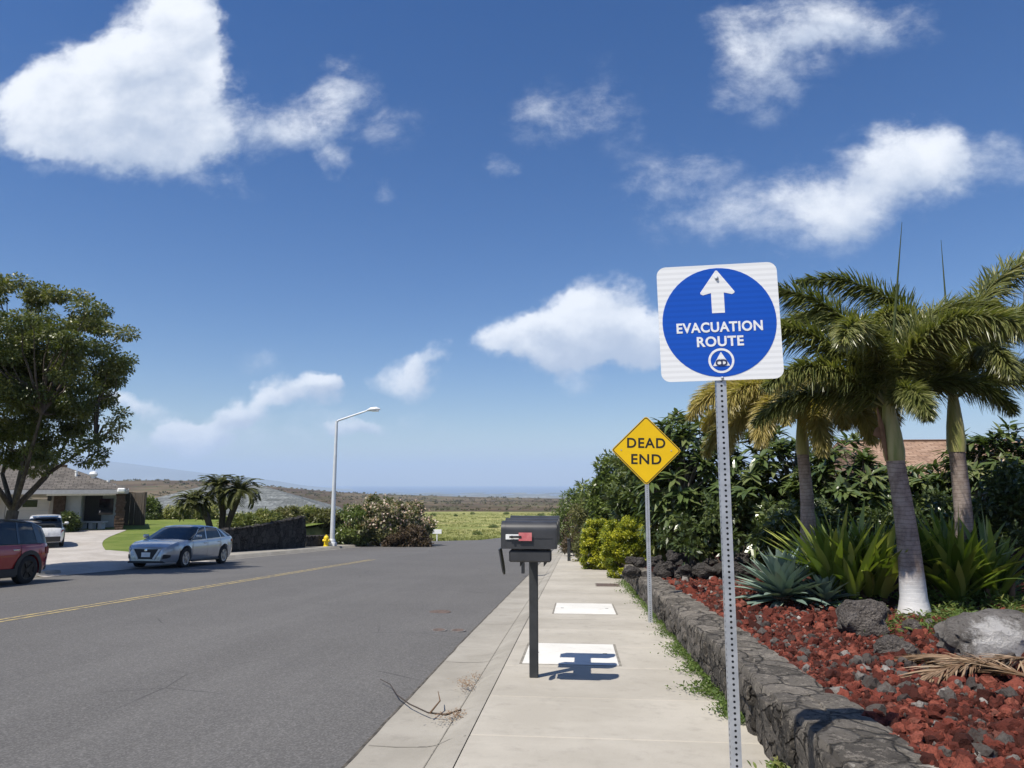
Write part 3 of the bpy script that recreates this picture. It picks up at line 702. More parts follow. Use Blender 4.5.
def limbs(mb, base, targets, r0, rs, fork=.35, n=6):
    base = np.asarray(base, float)
    for t in targets:
        t = np.asarray(t, float); mid = base*(1-fork)+t*fork; mid[2] += abs(t[2]-base[2])*.12; mid += rs.normal(size=3)*.06*np.linalg.norm(t-base)
        m2 = base*.35+t*.65+rs.normal(size=3)*.05*np.linalg.norm(t-base)
        mb.tube([base, mid, m2, t], [r0, r0*.72, r0*.45, r0*.14], n, cap=False)
def bush(name, label, cat_, loc, r3, leaf, L, Wd, nclump, per, seed, clump=.28, group=None, stem='bark_dark', zlo=-.5, lump=.25, lift=None, nst=7, up=.35, droop=.15, prof=P_DIA, tone=.5, flat=.8, fill=.25, boxy=False):
    rs = np.random.RandomState(seed); t = thing(name, label, cat_, loc, 0, group)
    lift = r3[2]*.75 if lift is None else lift
    c = shell_points(rs, nclump, r3, zlo, lump, seed, fill, boxy); c[:, 2] += lift; c[:, 2] = np.maximum(c[:, 2], .06)
    rad = rs.uniform(.7, 1.3, nclump)*clump
    v, f, r = clump_leaves(rs, c, rad, per, L, Wd, up=up, droop=droop, prof=prof, tone=tone, flat=flat)
    npmesh('foliage', v, f, M[leaf], t, r)
    mb = MB(); sel = c[rs.choice(nclump, min(nst, nclump), replace=False)]
    for q in sel:
        b0 = np.array([q[0]*.15, q[1]*.15, -.05]); limbs(mb, b0, [q*.92], max(.012, .028*r3[2]), rs)
    mb.build('stem', M[stem], t, 60)
    return t

# ------------------------------------------------------------------ signs
def text_geo(body, size, bold=.0, sx=1.0, space=1.0):
    """Letters as flat polygons in the XZ plane, centred, facing -Y."""
    cu = bpy.data.curves.new('lettering', 'FONT'); cu.body = body; cu.size = size; cu.align_x = 'CENTER'; cu.align_y = 'CENTER'
    cu.offset = bold; cu.extrude = .0006; cu.space_character = space; cu.resolution_u = 4
    ob = bpy.data.objects.new('lettering', cu); COL.objects.link(ob); bpy.context.view_layer.update()
    me = bpy.data.meshes.new_from_object(ob.evaluated_get(bpy.context.evaluated_depsgraph_get()))
    vs = [(v.co.x*sx, -v.co.z, v.co.y) for v in me.vertices]; fs = [tuple(p.vertices) for p in me.polygons]
    bpy.data.objects.remove(ob); bpy.data.curves.remove(cu); bpy.data.meshes.remove(me)
    xs = [v[0] for v in vs]; zs = [v[2] for v in vs]; ox = (min(xs)+max(xs))/2; oz = (min(zs)+max(zs))/2
    return [(v[0]-ox, v[1], v[2]-oz) for v in vs], fs
def rrect(w, h, r, n=6):
    out = []
    for cx_, cy_, a0 in ((w/2-r, h/2-r, 0), (-w/2+r, h/2-r, 90), (-w/2+r, -h/2+r, 180), (w/2-r, -h/2+r, 270)):
        for k in range(n+1): a = R(a0+90*k/n); out.append((cx_+r*math.cos(a), cy_+r*math.sin(a)))
    return out
FACE = Matrix.Rotation(PI/2, 4, 'X')           # XY outline -> XZ plane, extrusion towards -Y
def plate(name, poly, d, y, m, parent, loc=None):
    mb = MB(); mb.prism(poly, d, Matrix.Translation((0, y, 0)) @ FACE); return mb.build(name, m, parent, 40, loc)
def circle(r, n=56): return [(r*math.cos(2*PI*k/n), r*math.sin(2*PI*k/n)) for k in range(n)]
def ring(name, r0, r1, d, y, m, parent, n=48, loc=None):
    mb = MB()
    for k in range(n):
        a, b = 2*PI*k/n, 2*PI*(k+1)/n
        q = [(r0*math.cos(a), r0*math.sin(a)), (r1*math.cos(a), r1*math.sin(a)), (r1*math.cos(b), r1*math.sin(b)), (r0*math.cos(b), r0*math.sin(b))]
        mb.add([(p[0], y-d, p[1]) for p in q], [(0, 1, 2, 3)])
    return mb.build(name, m, parent, None, loc)
def perf_post(parent, h, w=.05, pitch=.0254, hr=.0062, z0=-.3):
    """Square steel tube, a column of round holes punched in each face."""
    mb = MB(); n = 8; cells = int((h-z0)/pitch); hw = w/2
    for face in range(4):
        rot = Matrix.Rotation(face*PI/2, 4, 'Z')
        for c in range(cells):
            za = z0+c*pitch; zb = za+pitch; zc = (za+zb)/2
            mb.add([rot @ Vector(p) for p in [(-hw,-hw,za),(-pitch/2,-hw,za),(-pitch/2,-hw,zb),(-hw,-hw,zb),(pitch/2,-hw,za),(hw,-hw,za),(hw,-hw,zb),(pitch/2,-hw,zb)]], [(0,1,2,3),(4,5,6,7)])
            o = []; i_ = []
            for k in range(n):
                a = 2*PI*(k+.5)/n; ca, sa = math.cos(a), math.sin(a); m_ = max(abs(ca), abs(sa))
                o.append((ca/m_*pitch/2, -hw, zc+sa/m_*pitch/2)); i_.append((hr*ca, -hw, zc+hr*sa))
            # the square's own corners
            vs = [rot @ Vector(p) for p in o+i_]
            mb.add(vs, [(k, (k+1)%n, n+(k+1)%n, n+k) for k in range(n)])
            cor = [(pitch/2, zb, 0), (-pitch/2, zb, 2), (-pitch/2, za, 4), (pitch/2, za, 6)]
            for (x_, z_, k) in cor: mb.add([rot @ Vector(p) for p in (o[k], (x_, -hw, z_), o[(k+1)%n])], [(0, 1, 2)])
    o = mb.build('post', M['galv'], parent)
    iw = MB(); iw.box((0, 0, (h+z0)/2), (w-.008, w-.008, h-z0-.01)); iw.build('post_core', M['galv_dark'], o)
    return o
def bolt(parent, x, z, y, r=.011):
    mb = MB(); mb.lathe([(r*1.5, 0), (r*1.5, .002), (r, .0025), (r, .008), (r*.6, .0095)], 10, Matrix.Translation((x, y, z)) @ FACE); return mb.build('bolt', M['galv'], parent, 40)
# evacuation route sign
ep = P(718, 322, 3.55)
ev = thing('evacuation_sign', 'white square sign with a blue disc reading EVACUATION ROUTE, on a perforated steel post', 'sign', (ep.x, 3.55, pl(3.55)))
perf_post(ev, 2.60-pl(3.55)-.10, .046)
sh = .585; zc = ep.z-pl(3.55); sp = plate('sign_panel', rrect(sh, sh, .045), .003, -.026, M['white_sheet'], ev, (0, 0, zc-.006)); sp.rotation_euler = (0, -R(1.0), R(-2))
plate('blue_disc', circle(.275), .0009, -.0292, M['blue_sheet'], sp)
arrow = [(-.031,.045),(.031,.045),(.031,.148),(.070,.138),(.082,.144),(.083,.152),(.004,.262),(-.004,.262),(-.083,.152),(-.082,.144),(-.070,.138),(-.031,.148)]
plate('arrow', arrow, .0008, -.0304, M['white_sheet'], sp)
for body, z, size, wd in (('EVACUATION', -.026, .072, .415), ('ROUTE', -.098, .072, .225)):
    vs, fs = text_geo(body, size, .0022, 1.0, 1.08); w0 = max(v[0] for v in vs)*2; k = wd/w0
    hz_ = max(v[2] for v in vs)*2; kz = .052/hz_
    mb = MB(); mb.add([(v[0]*k, v[1]-.0312, v[2]*kz+z) for v in vs], fs); mb.build('lettering', M['white_sheet'], sp)
em = ring('emblem', .051, .062, .0008, -.0304, M['white_sheet'], sp, loc=(0, 0, -.195))
plate('triangle', [(-.041,-.026),(.041,-.026),(0,.044)], .0008, -.0304, M['white_sheet'], sp, (0, 0, -.195))
vs, fs = text_geo('CD', .042, .0018, 1.0, .80); mb = MB(); mb.add([(v[0], v[1]-.0322, v[2]-.205) for v in vs], fs); mb.build('emblem_letters', M['emblem_ink'], sp)
bolt(sp, .0, .222, -.0310, .007); bolt(sp, 0, -.281, -.0295, .005)
# dead end sign
DY = 11.2; dp = P(646, 450.5, DY)
de = thing('dead_end_sign', 'yellow diamond sign reading DEAD END, on a thin steel post in the sidewalk', 'sign', (dp.x, DY, pl(DY)))
perf_post(de, dp.z+.54-pl(DY)-.06, .058, .030, .0065)
q = .76; zc = dp.z-pl(DY)
dpn = plate('sign_panel', rrect(q, q, .045), .003, -.031, M['alu'], de, (0, 0, zc)); dpn.rotation_euler = (0, PI/4+R(1), 0)
plate('yellow_face', rrect(q-.002, q-.002, .044), .0009, -.0344, M['yellow_sheet'], dpn)
mb = MB(); a = rrect(q-.020, q-.020, .038); b = rrect(q-.046, q-.046, .028); n = len(a)
mb.add([(p[0], -.0363, p[1]) for p in a+b], [(k, (k+1)%n, n+(k+1)%n, n+k) for k in range(n)]); mb.build('border', M['black_paint'], dpn)
for body, z, wd in (('DEAD', .115, .585), ('END', -.135, .46)):
    vs, fs = text_geo(body, .15, .0030, 1.0, 1.12); k = wd/(max(v[0] for v in vs)*2); kz = .155/(max(v[2] for v in vs)*2)
    mb = MB(); ca, sa = math.cos(PI/4), math.sin(PI/4)
    pts = [(v[0]*k, v[1]-.0368, v[2]*kz+z) for v in vs]; mb.add([(x*ca-zz*sa, y, x*sa+zz*ca) for x, y, zz in pts], fs); mb.build('lettering', M['black_paint'], dpn)
bolt(dpn, .27, .27, -.0345, .007); bolt(dpn, -.27, -.27, -.0345, .007)
# street lamp
LY = 45.5; lb = P(332, 548, LY); lz = pl(LY)+ROAD_H+.15; lt = P(338, 421, LY); la = P(376, 409, LY)
lamp = thing('street_lamp', 'tall pale metal street lamp with one slanted arm beside the yellow hydrant', 'street lamp', (lb.x, LY, lz))
h = lt.z-lz; mb = MB(); mb.tube([(0,0,0),(0,0,h*.5),(.03,0,h)], [.16,.125,.085], 14); mb.build('pole', M['lamp_white'], lamp, 40)
mb = MB(); mb.box((0,0,.12),(.5,.5,.24), bev=.03); mb.lathe([(.22,.24),(.20,.40),(.17,.46)], 14); mb.build('base', M['lamp_white'], lamp, 40)
ax = la.x-lb.x; az_ = la.z-lz
mb = MB(); mb.tube([(-.02,0,h-.12),(.15,0,h+.04),(ax*.5,0,h+(az_-h)*.55),(ax-.45,0,az_-.06)], [.075,.065,.055,.045], 10); mb.build('arm', M['lamp_white'], lamp, 40)
mb = MB(); mb.tube([(ax-.6,0,az_-.09),(ax-.35,0,az_-.02),(ax,0,az_),(ax+.28,0,az_-.02)], [.06,.13,.15,.05], 12); hd = mb.build('lamp_head', M['lamp_white'], lamp, 40)
mb = MB(); mb.box((ax-.05,0,az_-.14),(.46,.2,.05), bev=.02); mb.build('lens', M['lamp_lens'], hd)
# hydrant
hb = P(326, 548, LY-.4)
hy = thing('fire_hydrant', 'small bright yellow fire hydrant at the foot of the street lamp', 'hydrant', (hb.x, LY-.4, pl(LY)+ROAD_H+.15))
mb = MB(); mb.lathe([(.19,0),(.19,.05),(.14,.07),(.135,.46),(.17,.48),(.17,.53)], 16); mb.build('barrel', M['hydrant'], hy, 40)
mb = MB(); mb.lathe([(.16,.53),(.15,.60),(.10,.67),(.05,.69),(.05,.74),(.02,.75)], 16); mb.build('bonnet', M['hydrant'], hy, 40)
for a in (0, PI, -PI/2):
    mb = MB(); mb.lathe([(.085,.10),(.085,.22),(.065,.23),(.03,.245)], 12, Matrix.Translation((0,0,.38)) @ Matrix.Rotation(a, 4, 'Z') @ Matrix.Rotation(PI/2, 4, 'Y')); mb.build('outlet_cap', M['hydrant'], hy, 40)

# ------------------------------------------------------------------ mailboxes
mb0 = G(534, 677); MY = mb0.y; mz = mb0.z
mail = thing('mailbox_stand', 'row of charcoal metal mailboxes on one black post in the sidewalk', 'mailbox', (mb0.x, MY, mz))
zt = P(534, 521, MY-.5).z-mz; bh = .245; zb_ = zt-bh
mbx = MB(); mbx.box((0, 0, (zb_-.09)/2), (.085, .085, zb_-.09), bev=.006); mbx.build('post', M['mail_post'], mail)
mbx = MB(); mbx.box((0, .10, zb_-.062), (.15, 1.10, .09), bev=.006); mbx.build('beam', M['mail_post'], mail)
def mailbox(x0, x1, y, door_open, flag):
    w, n = .20, 14; L_ = x1-x0
    sec = [(-w/2, 0), (w/2, 0)]+[(w/2*math.cos(PI*k/n)*(1 if 0 < k < n else 1), bh-.085+.085*math.sin(PI*k/n)) for k in range(n+1)]
    Mx = Matrix.Translation((x0, y, zb_)) @ Matrix(((0,0,1,0),(1,0,0,0),(0,1,0,0),(0,0,0,1)))
    m = MB(); m.prism(sec, L_, Mx)
    for xx in (.012, L_-.04): m.prism([(a*1.018, b*1.012-.001) for a, b in sec], .028, Mx @ Matrix.Translation((0,0,xx)))
    m.box((x0+L_*.52, y-w/2-.001, zb_+.098), (L_-.10, .006, .008))
    bx = m.build('mailbox', M['mail_black'], mail, 35)
    m = MB()
    if door_open: m.prism([(a*.98, b*.98) for a, b in sec], .012, Matrix.Translation((x0-.012, y, zb_-.005)) @ Matrix.Rotation(R(170), 4, 'Y') @ Matrix(((0,0,1,0),(1,0,0,0),(0,1,0,0),(0,0,0,1))))
    else: m.prism([(a*1.03, b*1.02-.002) for a, b in sec], .014, Mx @ Matrix.Translation((0, 0, -.014)))
    dr = m.build('door', M['mail_black'], bx, 35)
    if not door_open: m = MB(); m.box((x0-.03, y, zb_+.19), (.03, .05, .02), bev=.005); m.build('door_latch', M['galv'], dr)
    if flag:
        m = MB(); m.box((x0+.105, y-w/2-.008, zb_+.107), (.12, .004, .046), bev=.001); m.build('name_plate', M['white_plate'], bx)
        fl = MB(); yy = y-w/2-.018
        fl.prism([(.145,-.034),(.265,-.034),(.265,.040),(.145,.040)], .003, Matrix.Translation((x0+.02, yy, zb_+.107)) @ FACE)
        fo = fl.build('flag', M['red_flag'], bx); am = MB(); am.prism([(.06,-.009),(.17,-.009),(.17,.011),(.06,.009)], .003, Matrix.Translation((x0+.02, yy-.004, zb_+.107)) @ FACE); am.build('flag_arm', M['black_paint'], bx)
        m = MB(); m.lathe([(.013, 0), (.013, .012), (.006, .014)], 10, Matrix.Translation((x0+.105, yy-.004, zb_+.107)) @ FACE); m.build('pivot', M['black_paint'], bx)
    return bx
xa = P(502, 540, MY-.5).x-mb0.x; xb = P(557, 540, MY-.5).x-mb0.x
for k, yy in enumerate((-.5, .02, .54)): mailbox(xa, xb, yy, k == 0, k == 0)
m = MB(); xm = (xa+xb)/2+.01; m.box((xm, -.5, zb_-.068), (.385, .17, .105), bev=.012); m.build('newspaper_tube', M['mail_black'], mail, 35)
for xx in (-.10, .12): m = MB(); m.prism([(0,0),(.05,0),(.0,-.06)], .02, Matrix.Translation((xx, -.42, zb_-.118)) @ FACE); m.build('bracket', M['mail_post'], mail)
# farther post box beside the kerb
fm = P(569, 553, 30.0); fm.z = pl(30.0)
m_ = thing('marker_post', 'thin dark post at the far end of the sidewalk before the bushes', 'post', (fm.x, fm.y, fm.z))
m = MB(); m.box((0,0,.42),(.13,.13,.84), bev=.01); m.build('shaft', M['mail_post'], m_)
m = MB(); m.box((0,0,.87),(.16,.16,.06), bev=.02); m.build('cap', M['mail_post'], m_)
fb = G(563, 549)
t = thing('mailbox_stand', 'farther dark mailbox half hidden behind the charcoal row', 'mailbox', (fb.x-.75, 22, pl(22)))
m = MB(); m.box((0,0,.5),(.1,.1,1.0), bev=.01); m.build('post', M['mail_post'], t)
m = MB(); m.prism([(-.11,0),(.11,0)]+[(.11*math.cos(PI*k/10), .15+.09*math.sin(PI*k/10)) for k in range(11)], .55, Matrix.Translation((-.25,0,1.0)) @ Matrix(((0,0,1,0),(1,0,0,0),(0,1,0,0),(0,0,0,1)))); m.build('mailbox', M['mail_black'], t, 35)
m = MB(); m.box((.30,-.02,.86),(.05,.10,.22)); m.build('number_plate', M['white_plate'], t)

# ------------------------------------------------------------------ covers in the ground
def cover(name, label, x0, x1, y0, y1, m_, d=.02, handles=True):
    yc = (y0+y1)/2; t = thing(name, label, 'utility cover', ((x0+x1)/2, yc, pl(yc)), 0)
    tilt = math.atan(-(pl(y1)-pl(y0))/(y1-y0))
    m = MB(); m.box((0,0,-.008),(x1-x0, y1-y0, .024), rot=(-tilt,0,0), bev=.004); m.build('lid', M[m_], t)
    m = MB(); w = .028
    for (cx_, cy_, dx, dy_) in ((0,(y1-y0)/2+w/2,x1-x0+2*w,w),(0,-(y1-y0)/2-w/2,x1-x0+2*w,w),((x1-x0)/2+w/2,0,w,y1-y0),(-(x1-x0)/2-w/2,0,w,y1-y0)):
        m.box((cx_, cy_, -cy_*math.tan(tilt)-.012), (dx, dy_, .028), rot=(-tilt,0,0))
    m.build('frame', M['joint'], t)
    if handles:
        for sx_ in (-1, 1): m = MB(); m.box((sx_*(x1-x0)*.38, 0, .003), (.05, .03, .006)); m.build('lift_slot', M['galv_dark'], t)
    return t
cover('utility_cover', 'large off-white utility cover lying under the mailbox shadow', -.60, .42, 7.84, 9.12, 'lid')
cover('utility_cover', 'off-white utility cover farther along the sidewalk, left of the yellow diamond sign post', -.40, .62, 12.1, 13.72, 'lid')
cover('water_meter_cover', 'small rusty iron meter cover set in the sidewalk near the end of the rock wall', .45, 1.0, 17.6, 18.5, 'rust_iron', handles=False)
vc = G(447, 629, ROAD_H+.03)
for i, (dx, lab) in enumerate([(-.12, 'round iron valve cover in the asphalt, left one of the close pair'), (.16, 'round iron valve cover in the asphalt, right one of the close pair')]):
    t = thing('valve_cover', lab, 'valve cover', (vc.x+dx, vc.y, float(road_z(vc.x, vc.y))+.002), 0, 'valve covers in the road')
    m = MB(); m.lathe([(.115,0),(.115,.012),(.10,.013)], 20); m.build('rim', M['rim_iron'], t, 40)
    m = MB(); m.lathe([(.088,.012),(.088,.0165),(.03,.018)], 20); m.build('lid', M['rust_iron'], t, 40)
vc = G(440, 611, ROAD_H+.03); t = thing('valve_cover', 'dark flush cover in the asphalt beyond the close pair', 'valve cover', (vc.x, vc.y, float(road_z(vc.x, vc.y))+.002), 0, 'valve covers in the road')
m = MB(); m.lathe([(.19,0),(.19,.006),(.16,.007)], 20); m.build('rim', M['rust_iron'], t, 40)
# fallen frond stem and litter in the gutter
pts = [G(*p, -.06) for p in [(380,681),(390,686),(397,697),(409,706),(428,715),(446,717),(461,712)]]
b = pts[3].copy(); t = thing('fallen_branch', 'dark curved dry stem fallen across the gutter onto the asphalt', 'branch', b)
m = MB(); m.tube([p-b+Vector((0,0,.018)) for p in pts], [.003,.004,.005,.006,.006,.009,.006], 7); m.build('stem', M['twig'], t, 50)
m = MB(); m.tube([G(430,717,-.06)-b+Vector((0,0,.03)), G(440,707,-.05)-b+Vector((0,0,.05)), G(438,700,-.04)-b+Vector((0,0,.07))], [.008,.006,.003], 6); m.build('side_twig', M['leaf_dry'], t, 50)
rs = np.random.RandomState(8); parts = []
for (px, py, sx_, sy_, n) in ((466,684,9,6,210),(455,714,14,4,120),(446,718,18,4,60),(476,676,5,3,50)):
    for i in range(n):
        p = G(px+rs.normal()*sx_*.5, py+rs.normal()*sy_*.5, -.03); parts.append((p.x, p.y, p.z+.008+rs.rand()*.015))
B = np.array(parts); B[:, 2] -= .006; D = rdirs(rs, len(B))*[1,1,.12]; v, f, r = strips(B, D, unit(rdirs(rs, len(B))*.25+Zv), rs.uniform(.012,.035,len(B)), .011, P_DIA, 0, 0, rs.rand(len(B))*.8)
tag(npmesh('leaf_litter', v, f, M['leaf_dry'], None, r), kind='stuff')

# ------------------------------------------------------------------ rock wall along the sidewalk
def rock_wall():
    t = thing('rock_wall', 'low dark lava rock wall with a flat rough top along the sidewalk', 'wall', (0, 0, 0))
    rs = np.random.RandomState(12); m = MB(); cap = MB(); fill = MB(); y0, y1 = -1.0, 19.2
    def stone(c, d, jit, mbx, nseg=3):
        # rounded irregular block: subdivided box with noise
        n = nseg; off = rs.rand(3)*50; idx = {}; vs = []; fs = []
        def vid(i, j, k):
            key = (i, j, k)
            if key not in idx:
                p = Vector((i/n*2-1, j/n*2-1, k/n*2-1)); q = p.copy()
                for a in range(3):
                    o1, o2 = p[(a+1)%3], p[(a+2)%3]; q[a] = p[a]*(1-.16*(o1*o1+o2*o2)/2*1.0)
                q = Vector((q.x*d[0]/2, q.y*d[1]/2, q.z*d[2]/2)); nn = mnoise.noise_vector(Vector(c)*3.1+q*5+Vector(off)); n3 = mnoise.noise_vector(Vector(c)*7+q*22+Vector(off))
                idx[key] = len(vs); vs.append(Vector(c)+q+nn*jit+n3*jit*.35)
            return idx[key]
        for a in range(3):
            for s_ in (0, n):
                for i in range(n):
                    for j in range(n):
                        def mk(i_, j_):
                            k = [0,0,0]; k[a] = s_; k[(a+1)%3] = i_; k[(a+2)%3] = j_; return vid(*k)
                        fs.append((mk(i,j), mk(i+1,j), mk(i+1,j+1), mk(i,j+1)))
        mbx.add(vs, fs)
    # three courses of fitted stones on the face
    y = y0
    for course, (zc, hh) in enumerate(((.055, .15), (.175, .15), (.285, .14))):
        y = y0-rs.rand()*.3
        while y < y1:
            l = rs.uniform(.20, .46); hv = hh*rs.uniform(.92, 1.12)
            stone((WALL_X0+.11+rs.normal()*.010, y+l/2, pl(y+l/2)+zc), (.25, l+.012, hv+.02), .026, m, 5 if y < 9 else 4); y += l
    y = y0
    while y < y1:
        l = rs.uniform(.45, 1.0); xs_ = WALL_X0+.005; w = WALL_X1-WALL_X0
        sp_ = rs.uniform(.4, .6)
        if rs.rand() < .55:
            stone((xs_+w*sp_/2, y+l/2, pl(y+l/2)+.345+rs.normal()*.005), (w*sp_+.02, l+.02, .125), .012, cap, 5)
            l2 = l*rs.uniform(.4,.6)
            stone((xs_+w*(1+sp_)/2, y+l2/2, pl(y+l2/2)+.343+rs.normal()*.006), (w*(1-sp_)+.03, l2+.02, .125), .014, cap, 4)
            stone((xs_+w*(1+sp_)/2, y+(l+l2)/2, pl(y+(l+l2)/2)+.346+rs.normal()*.006), (w*(1-sp_)+.03, l-l2+.02, .125), .014, cap, 4)
        else: stone((xs_+w/2, y+l/2, pl(y+l/2)+.345+rs.normal()*.005), (w+.02, l+.02, .125), .013, cap, 6)
        y += l
    ysr = np.arange(y0, y1, .5)
    for a, b in zip(ysr[:-1], ysr[1:]):
        fill.add([(WALL_X0+.035,a,pl(a)-.2),(WALL_X1,a,pl(a)-.2),(WALL_X1,a,pl(a)+.375),(WALL_X0+.035,a,pl(a)+.375),(WALL_X0+.035,b,pl(b)-.2),(WALL_X1,b,pl(b)-.2),(WALL_X1,b,pl(b)+.375),(WALL_X0+.035,b,pl(b)+.375)],
                 [(0,3,7,4),(3,2,6,7),(1,5,6,2),(0,1,2,3),(4,7,6,5)])
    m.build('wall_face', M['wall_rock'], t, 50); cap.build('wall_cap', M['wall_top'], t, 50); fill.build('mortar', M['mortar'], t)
rock_wall()
def ico(sub):
    import bmesh
    bm = bmesh.new(); bmesh.ops.create_icosphere(bm, subdivisions=sub, radius=1); bm.verts.ensure_lookup_table()
    v = np.array([q.co[:] for q in bm.verts]); f = np.array([[q.index for q in p.verts] for p in bm.faces]); bm.free(); return v, f
def boulder(name, label, cat_, loc, d, m, seed, rz=0, sub=4, group=None, rough=.22):
    v, f = ico(sub); off = Vector((seed*7.3, seed*1.9, seed*4.1)); out = []
    for p in v:
        pv = Vector(p); k = 1+rough*mnoise.noise(pv*1.1+off)*1.7+rough*.9*mnoise.noise(pv*2.6+off)+rough*.45*mnoise.noise(pv*6+off)+.04*mnoise.noise(pv*13+off)
        q = pv*k
        for a in range(3): q[a] = math.copysign(abs(q[a])**.93, q[a])
        out.append((q.x*d[0]/2, q.y*d[1]/2, q.z*d[2]/2))
    o = npmesh(name, out, f, M[m], None, smooth=True); o.data.set_sharp_from_angle(angle=R(35)); o.location = loc; o.rotation_euler = (0, 0, rz)
    return tag(o, label, cat_, group)
def T(px, py, zo=.36):
    """Point of the garden terrace seen at a pixel."""
    r = ray(px, py); lo, hi = .3, 60
    for _ in range(50):
        t_ = (lo+hi)/2; p = EYE+r*t_
        if p.z > float(terrace(p.x, p.y)): lo = t_
        else: hi = t_
    return EYE+r*lo
def at(px, py, Y): p = P(px, py, Y); return Vector((p.x, Y, float(terrace(p.x, Y))))
p = T(862, 634); boulder('boulder', 'rounded dark grey boulder beside the smaller agave', 'boulder', (p.x, p.y, p.z+.10), (.48,.43,.44), 'boulder', 3)
p = T(895, 655); boulder('boulder', 'flat dark stone at the edge of the cinders, in front of the rounded boulder', 'boulder', (p.x, p.y, p.z+.03), (.34,.26,.24), 'boulder', 5)
p = T(992, 658); boulder('boulder', 'wide grey boulder with a large white patch beside the whitewashed palm trunk', 'boulder', (p.x+.08, p.y+.14, p.z+.10), (.95,.50,.48), 'boulder_white', 8, .1)
p = T(912, 632); boulder('boulder', 'small pale stone in front of the whitewashed trunk foot', 'boulder', (p.x, p.y, p.z+.05), (.17,.15,.15), 'boulder', 11, sub=3)
p = T(872, 618); boulder('boulder', 'low brown stone just right of the rounded dark boulder', 'boulder', (p.x+.1, p.y+.15, p.z+.05), (.3,.3,.26), 'boulder_dark', 13, sub=3)
# stone edging behind the cinders
rs = np.random.RandomState(31); k = 0
edge = [(632,572,.42),(648,577,.40),(664,571,.5),(684,573,.55),(703,570,.48),(722,572,.55),(742,572,.5),(764,574,.5),(655,561,.45),(675,557,.5),(697,556,.5),(718,556,.55),(740,558,.5),(648,552,.34),(690,548,.36),(712,545,.4),(640,563,.35),(668,566,.3),(693,565,.32),(713,563,.3),(733,566,.34),(752,565,.32),(630,560,.3),(664,549,.3),(728,548,.3),(745,548,.32)]
for (px, py, s_) in edge:
    if py < 557: continue
    Yq = 15.0 if py > 565 else 15.6; p = at(px, py, Yq); zz = P(px, py, Yq).z
    o = boulder('edging_stone', f'dark lava stone in the rough edging at the back of the cinder bed', 'stone', (p.x, Yq+rs.normal()*.1, zz), (s_*.85, s_*.62, s_*.56), 'boulder_dark', 40+k, rs.rand()*3, 3, 'rough stones edging the cinder bed', .3); k += 1
# cinder gravel: thousands of small stones
def gravel():
    rs = np.random.RandomState(5); base = [ico(2), ico(1)]
    var = []
    for lvl in (0, 1):
        vv = []
        for s_ in range(8):
            v, f = base[lvl]; off = Vector((s_*5.1, s_*2.2, lvl)); kk = np.array([1+.65*mnoise.noise(Vector(p)*1.5+off)+.34*mnoise.noise(Vector(p)*3.6+off) for p in v]); vv.append(v*kk[:, None])
        var.append(vv)
    vs, fs, rv, b = [], [], [], 0
    def put(x, y, s_, tone):
        nonlocal b
        lvl = 0 if y < 6.5 and s_ > .022 else 1; v = var[lvl][rs.randint(8)]; q = Euler((rs.rand()*6, rs.rand()*6, rs.rand()*6)).to_matrix()
        w = (v*np.array([1, rs.uniform(.7, 1), rs.uniform(.6, .95)])) @ np.array(q).T*s_
        z = float(terrace(x, y))+s_*.35
        vs.append(w+[x, y, z]); fs.append(base[lvl][1]+b); rv.append(np.full(len(v), tone)); b += len(v)
    n = 0
    while n < 46000:
        y = 2.2+rs.rand()**1.5*13.6; x = 1.60+rs.rand()**1.25*(2.6+y*.62)
        if x > 3.2 and y > 9.7+ (x-3.2)*.1: continue
        if x < 1.64: continue
        s_ = min(.075, rs.lognormal(-4.22, .52)); put(x, y, s_*(1 if y < 8 else 1.3), rs.rand()*.70 if rs.rand() < .88 else rs.uniform(.715, 1)); n += 1
    for _ in range(260):
        y = 2.4+rs.rand()*8; x = 1.72+rs.rand()*(1.8+y*.3); put(x, y, rs.uniform(.03, .065), rs.uniform(.73, .96) if rs.rand() < .8 else rs.rand()*.4)
    tag(npmesh('cinder_gravel', np.concatenate(vs), np.concatenate(fs), M['cinder_stone'], None, np.concatenate(rv)), kind='stuff')
gravel()
